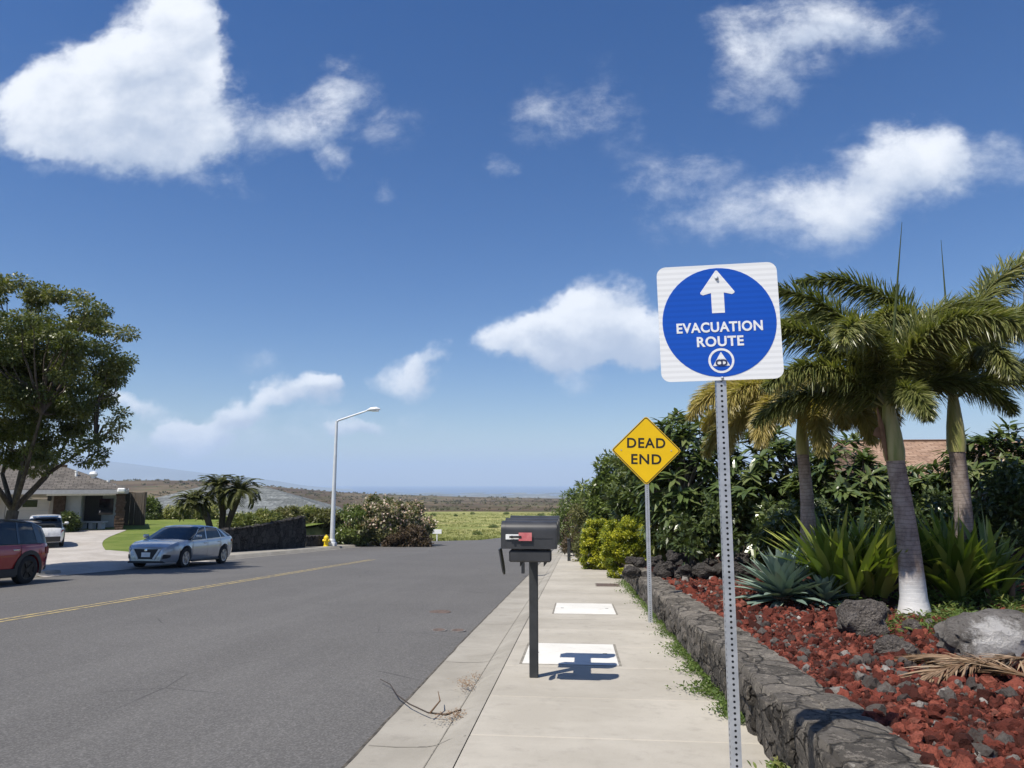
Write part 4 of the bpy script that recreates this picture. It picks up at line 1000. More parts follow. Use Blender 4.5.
# weeds along the foot of the wall
def weeds():
    rs = np.random.RandomState(17); parts = []
    for (ya, yb, dn, wx, hh) in ((4.2, 4.75, 150, .10, .11), (5.7, 7.3, 950, .15, .085), (7.3, 9.0, 800, .13, .08), (9.0, 10.6, 500, .11, .07), (10.6, 15.5, 900, .12, .08), (15.5, 19, 500, .18, .1)):
        n = int(dn*2.2); y = rs.uniform(ya, yb, n); lump = np.array([mnoise.noise(Vector((0, q*2.3, 4))) for q in y]); x = 1.235-np.abs(rs.normal(size=n))*wx*np.clip(.6+lump, .1, 1.3)
        B = np.stack([x, y, plane(y)+rs.rand(n)*.02], 1); D = unit(rdirs(rs, n)*[1,1,.3]+[0,0,.75]+[-.2,0,0])
        L_ = hh*.5*rs.uniform(.4, 1.3, n); B[:, 2] += rs.rand(n)*hh*.5; parts.append(strips(B, D, rdirs(rs, n)+Zv*.2, L_, L_*.30, P_LEAF, .3, 0, np.clip(rs.rand(n)*.75+(.25 if ya < 4.5 else 0), 0, 1)))
    v, f, r = cat(parts); tag(npmesh('weeds', v, f, M['leaf_weed'], None, r), kind='stuff')
    # low ground cover round the foot of the palms
    parts = []
    for (px, py, rx, ry_, n, hh, ch) in ((885,628,22,10,500,.10,.0),(950,622,40,14,1500,.13,.1),(985,600,40,12,900,.22,.1),(935,600,30,10,700,.2,.05),(860,606,22,8,300,.12,0),(1012,612,22,14,500,.16,.2)):
        for i in range(n):
            p = T(px+rs.normal()*rx*.55, py+rs.normal()*ry_*.5); parts.append((p.x, p.y, p.z, hh*rs.uniform(.4, 1.2), ch))
    a = np.array(parts); n = len(a); D = unit(rdirs(rs, n)*[1,1,.3]+[0,0,.6]); z0 = a[:, 2]+rs.rand(n)*a[:, 3]*.8
    v, f, r = strips(np.stack([a[:,0], a[:,1], z0], 1), D, rdirs(rs, n)+Zv*.4, a[:,3]*.7, a[:,3]*.13, P_LEAF, .3, 0, np.clip(rs.rand(n)*.8+a[:,4], 0, 1))
    tag(npmesh('ground_cover', v, f, M['leaf_weed'], None, r), kind='stuff')
weeds()

# ------------------------------------------------------------------ palms
def palm(label, base, top, r0, r1, shaft, fronds, seed, trunk_m, gold=0.0, sheath=False, spear=None, flen=1.0, group='ringed palms in the cinder garden'):
    """base, top: world points of trunk foot and top of crownshaft; fronds: (azimuth deg, rise deg, length, droop)"""
    rs = np.random.RandomState(seed); t = thing('palm_tree', label, 'palm tree', base, 0, group)
    b = np.zeros(3); tp = np.array(top)-np.array(base); n = 18; pts = []; rad = []
    sh0 = tp*(1-shaft)
    for i in range(n):
        q = i/(n-1); c = sh0*q; c = c+np.array([math.sin(q*PI)*.03, 0, 0]); pts.append(c); rad.append(r1+(r0-r1)*(1-q)**1.6*1.0+(.16*r0 if q < .01 else .0)+(.07*r0 if q < .08 else 0)+rs.rand()*.004)
    pts.insert(0, np.array([0, 0, -.15])); rad.insert(0, r0*1.22)
    m = MB(); m.tube(pts, rad, 18); m.build('trunk', M[trunk_m], t, 60)
    d = unit(tp-sh0); H = np.linalg.norm(tp-sh0); m = MB()
    m.tube([sh0-d*.02, sh0+d*H*.15, sh0+d*H*.45, sh0+d*H*.8, tp+d*.10], [r1*1.10, r1*1.20, r1*1.08, r1*.80, r1*.5], 16); m.build('crownshaft', M['crownshaft'], t, 60)
    if sheath:
        m = MB(); a = np.array([-1, -.4, 0])/1.08
        p0 = sh0+a*r1*1.25; m.tube([p0+d*H*-.02, p0+d*H*.25+a*.01, p0+d*H*.6+a*.02, p0+d*H*.92+a*.05], [.012, .03, .035, .01], 8)
        p1 = p0+d*H*.52; m.prism([(0,0),(-.10,-.06),(-.13,-.14),(-.05,-.19),(0,-.20)], .02, Matrix.Translation(Vector(p1)+Vector((0,0,.08))) @ FACE); m.build('dry_sheath', M['sheath_brown'], t, 60)
    for (az_, el, L_, dr) in fronds:
        L_ = L_*flen; a = R(az_); h = np.array([math.cos(a), math.sin(a), 0]); e = R(el); D = h*math.cos(e)+Zv*math.sin(e)
        K = 84; q = np.linspace(0, 1, K)
        # integrate an arching rachis
        ang = e-q**1.25*R(dr)*1.0; step = L_/K
        c = tp-d*.06+np.cumsum((h*np.cos(ang)[:, None]+Zv*np.sin(ang)[:, None])*step, 0)
        tan = unit(np.gradient(c, axis=0)); side = unit(np.cross(tan, Zv+1e-3)); upv = np.cross(side, tan)
        m = MB(); m.tube(c[::7], list(.016*(1-q[::7])+.003), 6, cap=False)
        # leaflets all round the rachis: a foxtail plume
        parts = []; per = 17
        s0 = 9; Bq = np.repeat(c[s0:], per, 0); tq = np.repeat(tan[s0:], per, 0); sq = np.repeat(side[s0:], per, 0); uq = np.repeat(upv[s0:], per, 0); qq = np.repeat(q[s0:], per)
        N_ = len(Bq); th = rs.rand(N_)*2*PI; th = np.where(rs.rand(N_) < .45, np.where(rs.rand(N_) < .5, 0, PI)+rs.normal(size=N_)*.5, th)
        rd = sq*np.cos(th)[:, None]+uq*np.sin(th)[:, None]
        fw = rs.uniform(.55, 1.25, N_)[:, None]
        Dl = unit(rd+tq*fw-Zv*.12); Ll = (.14+.085*L_)*np.sin(np.clip(qq*.86+.13, 0, 1)*PI)**.6*rs.uniform(.8, 1.15, N_)+.04
        tone = np.clip(rs.rand()*.25+rs.rand(N_)*.55+gold, 0, 1)
        v, f, r = strips(Bq+rs.normal(size=(N_, 3))*.006, Dl, uq+rdirs(rs, N_)*.6, Ll, (.0095+.004*L_), [.7, 1, .75, .08], rs.uniform(.10, .45, N_), 0, tone)
        rv, rf = np.array([p[:] for p in m.v]), m.f
        npmesh('frond', np.concatenate([v, rv]), np.concatenate([f, np.array(rf)+len(v)]), M['leaf_palm_gold' if gold > .3 else 'leaf_palm'], t, np.concatenate([r, np.full(len(rv), .8)]))
    if spear:
        m = MB(); s_ = np.array(spear)-np.array(base); m.tube([tp-d*.02, (tp+s_)/2, s_], [.028, .017, .003], 8); m.build('spear_leaf', M['leaf_palm'], t, 60)
    return t
b1 = T(915, 616); top1 = P(888, 404, b1.y+.05); sp1 = P(902, 222, b1.y-.15)
palm('leaning palm with a whitewashed trunk foot, nearest of the three', b1, top1, .165, .105, .27,
     [(172,85,2.75,95),(186,64,2.5,90),(200,46,2.0,88),(232,80,2.2,132),(305,78,2.4,135),(338,76,2.3,115),(10,84,2.5,102),(70,76,2.3,100),(120,82,2.6,95),(354,46,1.7,110),(172,30,1.8,80),(270,38,1.2,110)], 1, 'palm_trunk_white', 0, True, sp1, 1.0)
p2 = at(808, 560, 11.6); p2 = Vector(p2); top2 = P(801, 416, 11.6)
palm('golden-fronded palm with a short crown, behind the agave', p2, top2, .14, .085, .25,
     [(160,62,1.9,120),(185,52,1.9,115),(210,56,1.8,130),(245,56,1.7,140),(280,54,1.5,145),(315,56,1.7,140),(345,60,1.8,125),(15,50,1.7,115),(60,68,1.9,110),(110,68,1.9,110),(140,45,1.8,105),(265,30,1.5,125),(200,32,1.6,120),(330,30,1.5,125),(230,40,1.7,130),(295,40,1.6,130),(170,24,1.6,100)], 2, 'palm_trunk', .42, False, None, 1.12)
p3 = at(962, 540, 11.0); top3 = P(953, 396, 11.0); sp3 = P(941, 240, 11.0)
palm('upright palm with a pale green crownshaft, behind the long-leaved clumps on the right', p3, top3, .15, .105, .30,
     [(8,85,3.5,86),(352,72,3.1,98),(318,78,2.7,128),(270,70,2.0,148),(215,78,2.6,120),(175,84,3.2,94),(60,80,3.0,98),(120,76,2.7,100),(0,46,2.4,105),(325,38,2.0,112),(208,46,2.0,112),(186,60,2.4,100)], 3, 'palm_trunk', 0, False, sp3, 1.0)

# ------------------------------------------------------------------ agaves and strap-leaved clumps
def rosette(name, label, cat_, loc, n, L_, Wd, leaf, seed, emin, emax, droop, prof, fold, lean=(0, 0, 0)):
    rs = np.random.RandomState(seed); t = thing(name, label, cat_, loc)
    a = np.arange(n)*2.39996+rs.rand(n)*.3; q = (np.arange(n)+.5)/n
    e = R(emin)+(R(emax)-R(emin))*q+rs.normal(size=n)*.10
    D = np.stack([np.cos(a)*np.cos(e), np.sin(a)*np.cos(e), np.sin(e)], 1)+np.array(lean); Nn = np.stack([-np.cos(a)*np.sin(e), -np.sin(a)*np.sin(e), np.cos(e)], 1)
    Ls = L_*(1-.35*q)*rs.uniform(.85, 1.1, n); B = np.stack([np.cos(a)*.05*(1-q), np.sin(a)*.05*(1-q), .03+q*.22*L_], 1)
    v, f, r = strips(B, D, Nn, Ls, Wd*rs.uniform(.85, 1.1, n), prof, droop*rs.uniform(.3, 1.4, n)*(1-.6*q), fold, rs.rand(n)*.9)
    npmesh('leaves', v, f, M[leaf], t, r, smooth=True)
    m = MB(); m.lathe([(.06*L_/.5, -.05), (.09*L_/.5, .06), (.05*L_/.5, .2*L_)], 10); m.build('stalk', M['leaf_dry'], t, 50)
    return t
PA = [.55, .8, 1.0, .95, .6, .03]
p = T(795, 609); rosette('agave', 'large blue-green agave rosette in the red cinders', 'agave', (p.x-.03, p.y+.40, p.z), 110, .84, .125, 'leaf_agave', 4, -5, 82, .14, PA, .4)
p = T(838, 612); rosette('agave', 'smaller green agave between the large one and the dark boulder', 'agave', (p.x, p.y+.45, p.z), 56, .52, .085, 'leaf_agave', 5, 0, 75, .15, PA, .4)
PS = [.6, .95, 1.0, .9, .65, .35, .03]
def strap(label, px, py, Y, n, L_, seed, sx_, lean=0.):
    p = at(px, py, Y); rs = np.random.RandomState(seed); t = thing('strap_leaf_plant', label, 'plant', p)
    parts = []
    for c in range(7):
        ox, oy = rs.uniform(-sx_, sx_), rs.uniform(-.3, .3); k = n//7; a = rs.rand(k)*2*PI; e = rs.uniform(.68, 1.45, k)
        D = np.stack([np.cos(a)*np.cos(e)+ox*.45+lean, np.sin(a)*np.cos(e), np.sin(e)], 1); Nn = np.stack([-np.cos(a)*np.sin(e), -np.sin(a)*np.sin(e), np.cos(e)], 1)
        B = np.stack([ox+np.cos(a)*.06, oy+np.sin(a)*.06, np.full(k, .05)+rs.rand(k)*.25], 1)
        parts.append(strips(B, D, Nn, L_*rs.uniform(.6, 1.1, k), .115*rs.uniform(.75, 1.15, k), PS, rs.uniform(.05, .4, k), .3, rs.rand(k)))
    v, f, r = cat(parts); npmesh('leaves', v, f, M['leaf_strap'], t, r, smooth=True)
    for c in range(4): m = MB(); m.tube([(sx_*(c-1.5)*.6, 0, -.05), (sx_*(c-1.5)*.7, .02, .3)], [.05, .03], 8); m.build('stalk', M['leaf_dry'], t, 50)
strap('clump of long bright green strap leaves left of the nearest palm trunk', 853, 585, 10.2, 220, 1.20, 6, .42)
strap('clump of long bright green strap leaves right of the nearest palm trunk', 975, 585, 10.1, 220, 1.22, 7, .46)
# dry fronds on the cinders
def dryfrond(label, pa, pb, seed):
    rs = np.random.RandomState(seed); a, b = T(*pa), T(*pb); t = thing('dry_palm_frond', label, 'dry frond', a, 0, 'dry fronds on the cinders')
    K = 40; q = np.linspace(0, 1, K)[:, None]; c = (np.array(b)-np.array(a))*q; c[:, 2] += .06+.05*np.sin(q[:, 0]*PI)
    tan = unit(np.gradient(c, axis=0)); side = unit(np.cross(tan, Zv)); m = MB(); m.tube(c[::5], list(.014*(1-q[::5, 0])+.004), 6)
    m.build('rachis', M['leaf_dry'], t, 60); B = np.repeat(c[3:], 7, 0); tq = np.repeat(tan[3:], 7, 0); sq = np.repeat(side[3:], 7, 0); n = len(B)
    s_ = np.where(rs.rand(n) < .5, -1, 1)[:, None]; D = unit(sq*s_*rs.uniform(.15, .6, (n, 1))+tq+rdirs(rs, n)*.15)
    v, f, r = strips(B, D, Zv+rdirs(rs, n)*.5, rs.uniform(.2, .4, n), .014, P_LEAF, .12, 0, rs.rand(n)); npmesh('leaflets', v, f, M['leaf_dry'], t, r)
dryfrond('dry brown palm frond lying on the cinders in front of the white-patched boulder', (1040, 690), (915, 664), 1)
dryfrond('second dry brown palm frond lying across the first', (1045, 668), (930, 682), 2)

# ------------------------------------------------------------------ shrubs and trees on the right
def gz(x, y): return float(ground_z(x, y))
def bpx(name, label, cat_, px, top, bot, hw, Y, leaf, L, Wd, nclump, per, seed, base=None, dep=.9, **kw):
    """A bush that fills a pixel box at depth Y and stands on the ground there."""
    c = P(px, bot, Y); g = gz(c.x, Y) if base is None else base
    zt_ = P(px, top, Y).z; rx = (P(px+hw, bot, Y).x-P(px-hw, bot, Y).x)/2; hh = zt_-g
    return bush(name, label, cat_, (c.x, Y, g), (rx, rx*dep, hh*.5), leaf, L, Wd, nclump, per, seed, lift=hh*.5, **kw)
def plumeria(label, px, top, hw, Y, ntip, per, L_, seed, low=.15, name='plumeria_tree', flower=0, group='broad-leaved trees behind the palms'):
    rs = np.random.RandomState(seed); c = P(px, 540, Y); g = float(terrace(c.x, Y)) if Y < 30 else gz(c.x, Y); H = P(px, top, Y).z-g
    rx = (P(px+hw, 500, Y).x-P(px-hw, 500, Y).x)/2; t = thing(name, label, 'tree', (c.x, Y, g-.05), 0, group)
    tips = shell_points(rs, ntip, (rx, rx*.85, H*.5), -.85, .2, seed, .38); tips[:, 2] = tips[:, 2]+H*.5; tips[:, 2] = np.maximum(tips[:, 2], H*low)
    dirs = unit(tips-np.array([0, 0, H*.35])+Zv*.25*H+rdirs(rs, ntip)*.4)
    v, f, r = whorl_leaves(rs, tips, dirs, per, L_, L_*.30)
    npmesh('crown', v, f, M['leaf_plum'], t, r)
    m = MB(); nb = 7; forks = []
    for k in range(nb):
        a = 2*PI*k/nb+rs.rand(); q = np.array([math.cos(a)*rx*.45, math.sin(a)*rx*.4, H*rs.uniform(.3, .5)]); forks.append(q)
        limbs(m, (q[0]*.12, q[1]*.12, -.1), [q], .075, rs, n=7)
    for tp in tips[:min(ntip, 90)]:
        q = min(forks, key=lambda w: np.linalg.norm(w-tp)); limbs(m, q, [tp], .032, rs, n=5)
    m.build('trunk', M['plumeria_bark'], t, 60)
    if flower:
        sel = tips[rs.choice(ntip, flower)]; d2 = rdirs(rs, flower*5); B = np.repeat(sel, 5, 0)+Zv*.1+rs.normal(size=(flower*5, 3))*.04
        v, f, r = strips(B, d2+Zv*.5, rdirs(rs, len(B)), .07, .05, P_LEAF, 0, 0, rs.rand(len(B))*.4+.2); npmesh('flowers', v, f, M['petal'], t, r)['kind'] = 'stuff'
    return t
plumeria('tall broad-leaved tree directly behind the yellow diamond sign', 692, 404, 56, 18.0, 250, 16, .40, 21, .16, flower=12)
plumeria('broad-leaved dark tree behind the golden-fronded palm', 772, 428, 62, 17.0, 250, 16, .38, 22, .10)
plumeria('broad-leaved tree left of the nearest palm trunk, under the tan roof', 848, 442, 50, 15.6, 180, 15, .34, 23, .12)
plumeria('broad-leaved tree right of the nearest palm trunk, under the tan roof', 925, 462, 48, 15.8, 170, 15, .33, 24, .12)
plumeria('broad-leaved tree at the right edge of the photo', 1002, 428, 55, 14.8, 230, 15, .32, 25, .10, flower=8)
bpx('shrub', 'dark shrub low behind the edging stones', 'shrub', 730, 500, 545, 70, 16.4, 'leaf_dark', .13, .055, 60, 70, 61, clump=.22, base=-.5)
bpx('shrub', 'dark shrub filling the gap right of the nearest palm', 'shrub', 945, 500, 545, 66, 13.4, 'leaf_dark', .12, .05, 60, 70, 62, clump=.2, base=.2)
bpx('shrub', 'grey-green shrub at the right edge beside the strap-leaved clump', 'shrub', 1025, 470, 560, 42, 11.6, 'leaf_dark', .10, .045, 70, 80, 63, clump=.17, base=.2)
bpx('shrub', 'dark shrub between the agave and the tall hedge of trees', 'shrub', 815, 505, 565, 48, 13.4, 'leaf_dark', .12, .05, 55, 70, 64, clump=.19, base=.15)
bpx('tree', 'bushy mid-green tree left of the yellow diamond sign', 'tree', 622, 460, 545, 34, 27.5, 'leaf_mid', .20, .075, 130, 110, 65, clump=.36, group='trees beyond the yellow bushes', zlo=-.9)
bpx('tree', 'tall darker tree just behind the diamond sign post', 'tree', 655, 436, 545, 36, 23, 'leaf_dark', .24, .085, 120, 100, 66, clump=.38, group='trees beyond the yellow bushes', zlo=-.9)
bpx('tree', 'feathery light green tree farthest along the sidewalk', 'tree', 584, 490, 550, 28, 40, 'leaf_mid', .22, .06, 90, 110, 67, clump=.42, group='trees beyond the yellow bushes', zlo=-.9)
bpx('shrub', 'purplish brown twiggy shrub overhanging the far sidewalk', 'shrub', 580, 508, 556, 19, 35, 'leaf_rust', .13, .04, 80, 60, 68, clump=.24, zlo=-.9)
bpx('shrub', 'olive shrub between the brown shrub and the golden bushes', 'shrub', 592, 498, 552, 20, 30, 'leaf_olive', .15, .05, 80, 80, 69, clump=.27, zlo=-.9)
bpx('golden_shrub', 'nearer and larger golden yellow bush beside the wall end', 'shrub', 630, 516, 568, 27, 20.6, 'leaf_yellow', .055, .03, 190, 210, 70, clump=.135, zlo=-.85, group='golden bushes beside the sidewalk', boxy=True, lump=.05, dep=1.0)
bpx('golden_shrub', 'smaller golden yellow bush farther along the sidewalk', 'shrub', 597, 519, 556, 15, 24.6, 'leaf_yellow', .06, .032, 150, 180, 71, clump=.125, zlo=-.85, group='golden bushes beside the sidewalk', boxy=True, lump=.05, dep=1.0)

# ------------------------------------------------------------------ house behind the palms
def add_uv(o):
    me = o.data; uv = me.uv_layers.new(name='UVMap')
    for p in me.polygons:
        n = p.normal; h = Vector((-n.y, n.x, 0)); h = h.normalized() if h.length > 1e-4 else Vector((1, 0, 0)); vv = n.cross(h)
        for li in p.loop_indices:
            c = me.vertices[me.loops[li].vertex_index].co; uv.data[li].uv = (c.dot(h), c.dot(vv))
    return o
def hip_roof(mb, x0, x1, y0, y1, ze, rx0, rx1, yr, zr, th=.18):
    v = [(x0,y0,ze),(x1,y0,ze),(x1,y1,ze),(x0,y1,ze),(rx0,yr,zr),(rx1,yr,zr)]; b = [(a, b_, c-th) for a, b_, c in v[:4]]
    mb.add(v+b, [(0,1,5,4),(1,2,5),(2,3,4,5),(3,0,4),(0,6,7,1),(1,7,8,2),(2,8,9,3),(3,9,6,0),(6,9,8,7)])
rp0, rp1 = P(838, 441, 34), P(1120, 441, 34); ez = P(900, 480, 29).z
h2 = thing('tan_roofed_house', 'house with a tan shake roof glimpsed behind the palms', 'house', (rp0.x, 29, gz(rp0.x, 29)-.2)); o0 = h2.location
m = MB(); m.box(((rp1.x-rp0.x)/2, 5.2, (ez-o0.z)/2), (rp1.x-rp0.x-1, 8.4, ez-o0.z-.12)); m.build('wall', M['house_wall'], h2)
W_ = rp1.x-rp0.x; zr = rp0.z-o0.z; ze = ez-o0.z; m = MB()
m.add([(0,0,ze),(W_,0,ze),(W_,5,zr),(0,5,zr),(W_,10.4,ze),(0,10.4,ze),(0,0,ze-.16),(W_,0,ze-.16),(W_,10.4,ze-.16),(0,10.4,ze-.16)], [(0,1,2,3),(3,2,4,5),(0,3,5,9,6),(1,7,8,4,2),(6,7,1,0),(5,4,8,9),(6,9,8,7)])
add_uv(m.build('roof', M['shingle_tan'], h2))
m = MB(); m.box((W_/2, 5, zr+.01), (W_, .3, .07), bev=.02); m.build('ridge_cap', M['shingle_tan'], h2)
for xx in (1.2, 3.6):
    m = MB(); m.box((xx, .985, ze*.55), (1.3, .06, 1.1)); w_ = m.build('window', M['glass_dark'], h2); m = MB(); m.box((xx, .96, ze*.55-.6), (1.5, .1, .08)); m.build('sill', M['white_wood'], w_)

# ------------------------------------------------------------------ left: big tree
def big_tree():
    Y = 20.4; b = P(4, 540, Y); g = float(lot_z(b.x, Y)); rs = np.random.RandomState(77)
    t = thing('broadleaf_tree', 'large round-crowned broadleaf tree at the left edge above the red car', 'tree', (b.x, Y, g))
    zc = P(5, 368, Y).z-g; rx = (P(136, 365, Y).x-b.x)*.91; rz = (P(5, 282, Y).z-g-zc)*.93
    c = shell_points(rs, 250, (rx*.90, rx*.92, rz*1.02), -.98, .24, 5, .6)
    c = np.where((c[:, 2:3] < 0), c*np.array([.86, .86, 1.0]), c); c[:, 2] += zc
    ex = [(100,452,0),(84,462,.4),(62,455,-.3),(92,440,-.6),(70,438,.6),(46,462,.5),(112,436,.3),(30,448,-.8),(52,440,.9),(98,462,-.2),(78,448,-.9),(18,462,.7),(36,470,-.2),(122,412,.2),(116,424,-.5)]
    c = np.concatenate([c, np.array([[P(px, py, Y+dy_).x-b.x, dy_, P(px, py, Y+dy_).z-g] for px, py, dy_ in ex])])
    rad = rs.uniform(.32, .72, len(c)); rad[-len(ex):] = rs.uniform(.3, .5, len(ex)); v, f, r = clump_leaves(rs, c, rad*.92, 430, .105, .05, up=.3, flat=.55, droop=.25, rlo=.2, tone=.6)
    npmesh('crown', v, f, M['leaf_tree'], t, r)
    m = MB(); fk = np.array([.12, .1, 1.75]); m.tube([(0, 0, -.2), (.02, 0, .15), (.05, .03, .9), fk], [.30, .21, .17, .16], 12, cap=False)
    mains = []
    for k, (a, e, l) in enumerate([(10, 42, 3.2), (75, 55, 2.9), (140, 48, 3.0), (200, 60, 2.9), (265, 45, 3.0), (320, 50, 3.3), (60, 80, 3.2)]):
        d = np.array([math.cos(R(a))*math.cos(R(e)), math.sin(R(a))*math.cos(R(e)), math.sin(R(e))]); p1 = fk+d*l*.5+rs.normal(size=3)*.12; p2_ = fk+d*l+rs.normal(size=3)*.15
        m.tube([fk-d*.1, p1, p2_], [.085, .06, .035], 8, cap=False); mains += [p1, p2_]
    for q in np.concatenate([c[:130], c[-15:]]):
        s_ = min(mains, key=lambda w: np.linalg.norm(w-q)); limbs(m, s_, [q], .045, rs, n=5)
    m.build('trunk', M['bark'], t, 60)
big_tree()

# ------------------------------------------------------------------ left house
hp = ZP(115, 530, LOT_Z); HY = hp.y; ez = P(115, 490.5, HY).z; hx = hp.x+.3
house = thing('garage_house', 'low house with grey shingled hip roof, pale garage door and a stacked stone porch post', 'house', (hx, HY, LOT_Z))
HR = R(33); house.rotation_euler = (0, 0, HR)
def hl(px, py, Y):
    r = ray(px, py); c, s_ = math.cos(HR), math.sin(HR); yl = Y-HY; ox, oy = -hx, -HY
    lx, ly = c*ox+s_*oy, -s_*ox+c*oy; dx, dy_ = c*r.x+s_*r.y, -s_*r.x+c*r.y; t_ = (yl-ly)/dy_
    return lx+dx*t_, 1.5+r.z*t_-LOT_Z
E_ = ez-LOT_Z; xl = -24.0; rxr, rzz = hl(62, 465.5, HY+2.9)
m = MB(); hip_roof(m, xl, .25, -.4, 6.2, E_+.10, xl+6, rxr, 2.9, rzz, .10); add_uv(m.build('roof', M['shingle_brown'], house)); rf = house.children[-1]
m = MB(); m.box((xl/2+.1, -.43, E_-.06), (-xl+.3, .05, .24)); m.box((.28, 2.9, E_-.06), (.05, 6.6, .24)); m.build('fascia', M['fascia'], house)
for px, py, Y, hh in ((76, 478, HY+1.4, .5), (108, 485, HY+.7, .35), (114, 488, HY+.3, .3)):
    x_, z_ = hl(px, py, Y); m = MB(); m.lathe([(.07, 0), (.07, hh), (.09, hh), (.09, hh+.08)], 10, Matrix.Translation((x_, Y-HY, z_-.15))); m.build('vent_pipe', M['white_plate'], rf, 40)
x_, z_ = hl(93, 481, HY+1.2); m = MB(); m.lathe([(.12, 0), (.12, .45), (.2, .5), (.24, .62), (.18, .74), (.02, .78)], 12, Matrix.Translation((x_, 1.2, z_-.2))); m.build('roof_ventilator', M['white_plate'], rf, 40)
x_, z_ = hl(61, 472, HY+2.9); m = MB(); m.box((x_, 2.9, z_), (.6, .5, .9)); m.build('chimney', M['stone_pier'], rf)
FY = 1.3
g0, _ = hl(5, 510, HY+FY); g1, _ = hl(49, 510, HY+FY); q0, _ = hl(53, 510, HY+FY-.2); q1, _ = hl(65, 510, HY+FY-.2); w1, _ = hl(80.5, 510, HY+FY); r1_, _ = hl(113, 510, HY+3.2)
m = MB(); m.box(((xl+.6+g0)/2, FY+.15, E_/2-.1), (g0-xl-.6, .3, E_)); m.box(((g1+q1)/2, FY+.15, E_/2-.1), (q1-g1, .3, E_)); m.box(((g0+g1)/2, FY+.15, E_-.2), (g1-g0, .3, .4)); m.build('wall', M['house_wall'], house)
m = MB(); m.box(((q1+w1)/2, FY+.1, E_/2-.1), (w1-q1, .2, E_)); m.build('side_panel', M['house_grey'], house)
m = MB(); m.box(((w1+.1)/2, 3.4, E_/2-.1), (-w1+.1, .2, E_)); m.box((w1-.1, 2.4, E_/2-.1), (.2, 2.0, E_)); m.build('entry_wall', M['recess'], house)
m = MB(); m.box(((g0+g1)/2, FY+.06, .9), (g1-g0-.05, .08, E_-.45)); gd = m.build('garage_door', M['garage'], house)
m = MB()
for k in range(1, 4): m.box(((g0+g1)/2, FY+.018, .35+k*.42), (g1-g0-.1, .006, .02))
m.build('panel_groove', M['recess'], gd)
for pa, pb in ((8, 20), (23, 37)):
    a, zt_ = hl(pa, 500, HY+FY); b, zb2 = hl(pb, 507, HY+FY); m = MB(); m.box(((a+b)/2, FY+.012, (zt_+zb2)/2), (b-a, .05, zt_-zb2)); w_ = m.build('window', M['glass_dark'], gd)
    m = MB()
    for zz in (zt_+.03, zb2-.03): m.box(((a+b)/2, FY+.0, zz), (b-a+.12, .06, .06))
    m.build('frame', M['garage'], w_)
m = MB(); m.box(((q0+q1)/2, FY-.2, E_/2-.1), (q1-q0, .4, E_+.05), bev=.03); m.build('stone_pier', M['stone_pier'], house)
x_, z_ = hl(49.5, 498, HY+FY-.1); m = MB(); m.box((x_, FY-.06, z_), (.2, .12, .34), bev=.03); m.build('wall_lamp', M['trim_black'], house)
a, _ = hl(93, 510, HY+3.2); m = MB(); m.box((a, 3.28, 1.0), (.95, .08, 2.0)); dr = m.build('door', M['trim_black'], house); m = MB(); m.box((a+.38, 3.22, 1.0), (.05, .05, .12)); m.build('handle', M['chrome'], dr)
a, _ = hl(106, 510, HY+3.2); m = MB(); m.box((a, 3.27, 1.3), (.8, .08, 1.0)); m.build('window', M['glass_dark'], house)
m = MB(); rs = np.random.RandomState(2); z = -.1
while z < E_-.15:
    h_ = rs.uniform(.12, .2); m.box((-.05+rs.normal()*.015, 0, z+h_/2), (.50+rs.normal()*.05, .5+rs.normal()*.05, h_+.006), rot=(0, 0, rs.normal()*.06), bev=.03); z += h_
m.build('porch_post', M['stone_pier'], house)
m = MB(); m.box((-1.9, .05, E_-.2), (3.9, .14, .16)); m.build('porch_beam', M['white_wood'], house)
x_, _ = hl(119.5, 490, HY-.3); m = MB(); m.box((x_+.1, -.5, E_+.02), (.42, .3, .26), bev=.06); m.build('gutter_end', M['white_wood'], house)
bp = ZP(92, 529, LOT_Z); t = thing('garden_bench', 'low pale bench on the lawn edge beside the porch', 'bench', (bp.x, bp.y, LOT_Z))
m = MB(); m.box((0, 0, .42), (1.7, .5, .09), bev=.02); m.build('seat', M['house_grey'], t)
for sx_ in (-.6, 0, .6): m = MB(); m.box((sx_, 0, .19), (.25, .4, .38), bev=.02); m.build('leg', M['house_grey'], t)
# fence right of the porch
f0, f1 = P(117, 492, 45.5), P(145, 493, 45.5); t = thing('wooden_fence', 'tall weathered board fence right of the porch post', 'fence', (f0.x, 45.5, LOT_Z))
m = MB(); hh = f0.z-LOT_Z; n = 12; w_ = (f1.x-f0.x)/n; rs = np.random.RandomState(4)
for k in range(n): m.box((w_*(k+.5), rs.normal()*.012, hh/2-rs.rand()*.05), (w_*.94, .03, hh))
m.build('board_panel', M['fence_wood'], t)
m = MB(); m.box((w_*n/2, .05, hh*.8), (w_*n, .06, .1)); m.box((w_*n/2, .05, hh*.2), (w_*n, .06, .1)); m.build('rail', M['fence_wood'], t)
for k in (0, n): m = MB(); m.box((w_*k, .09, hh/2), (.12, .12, hh)); m.build('post', M['fence_wood'], t)
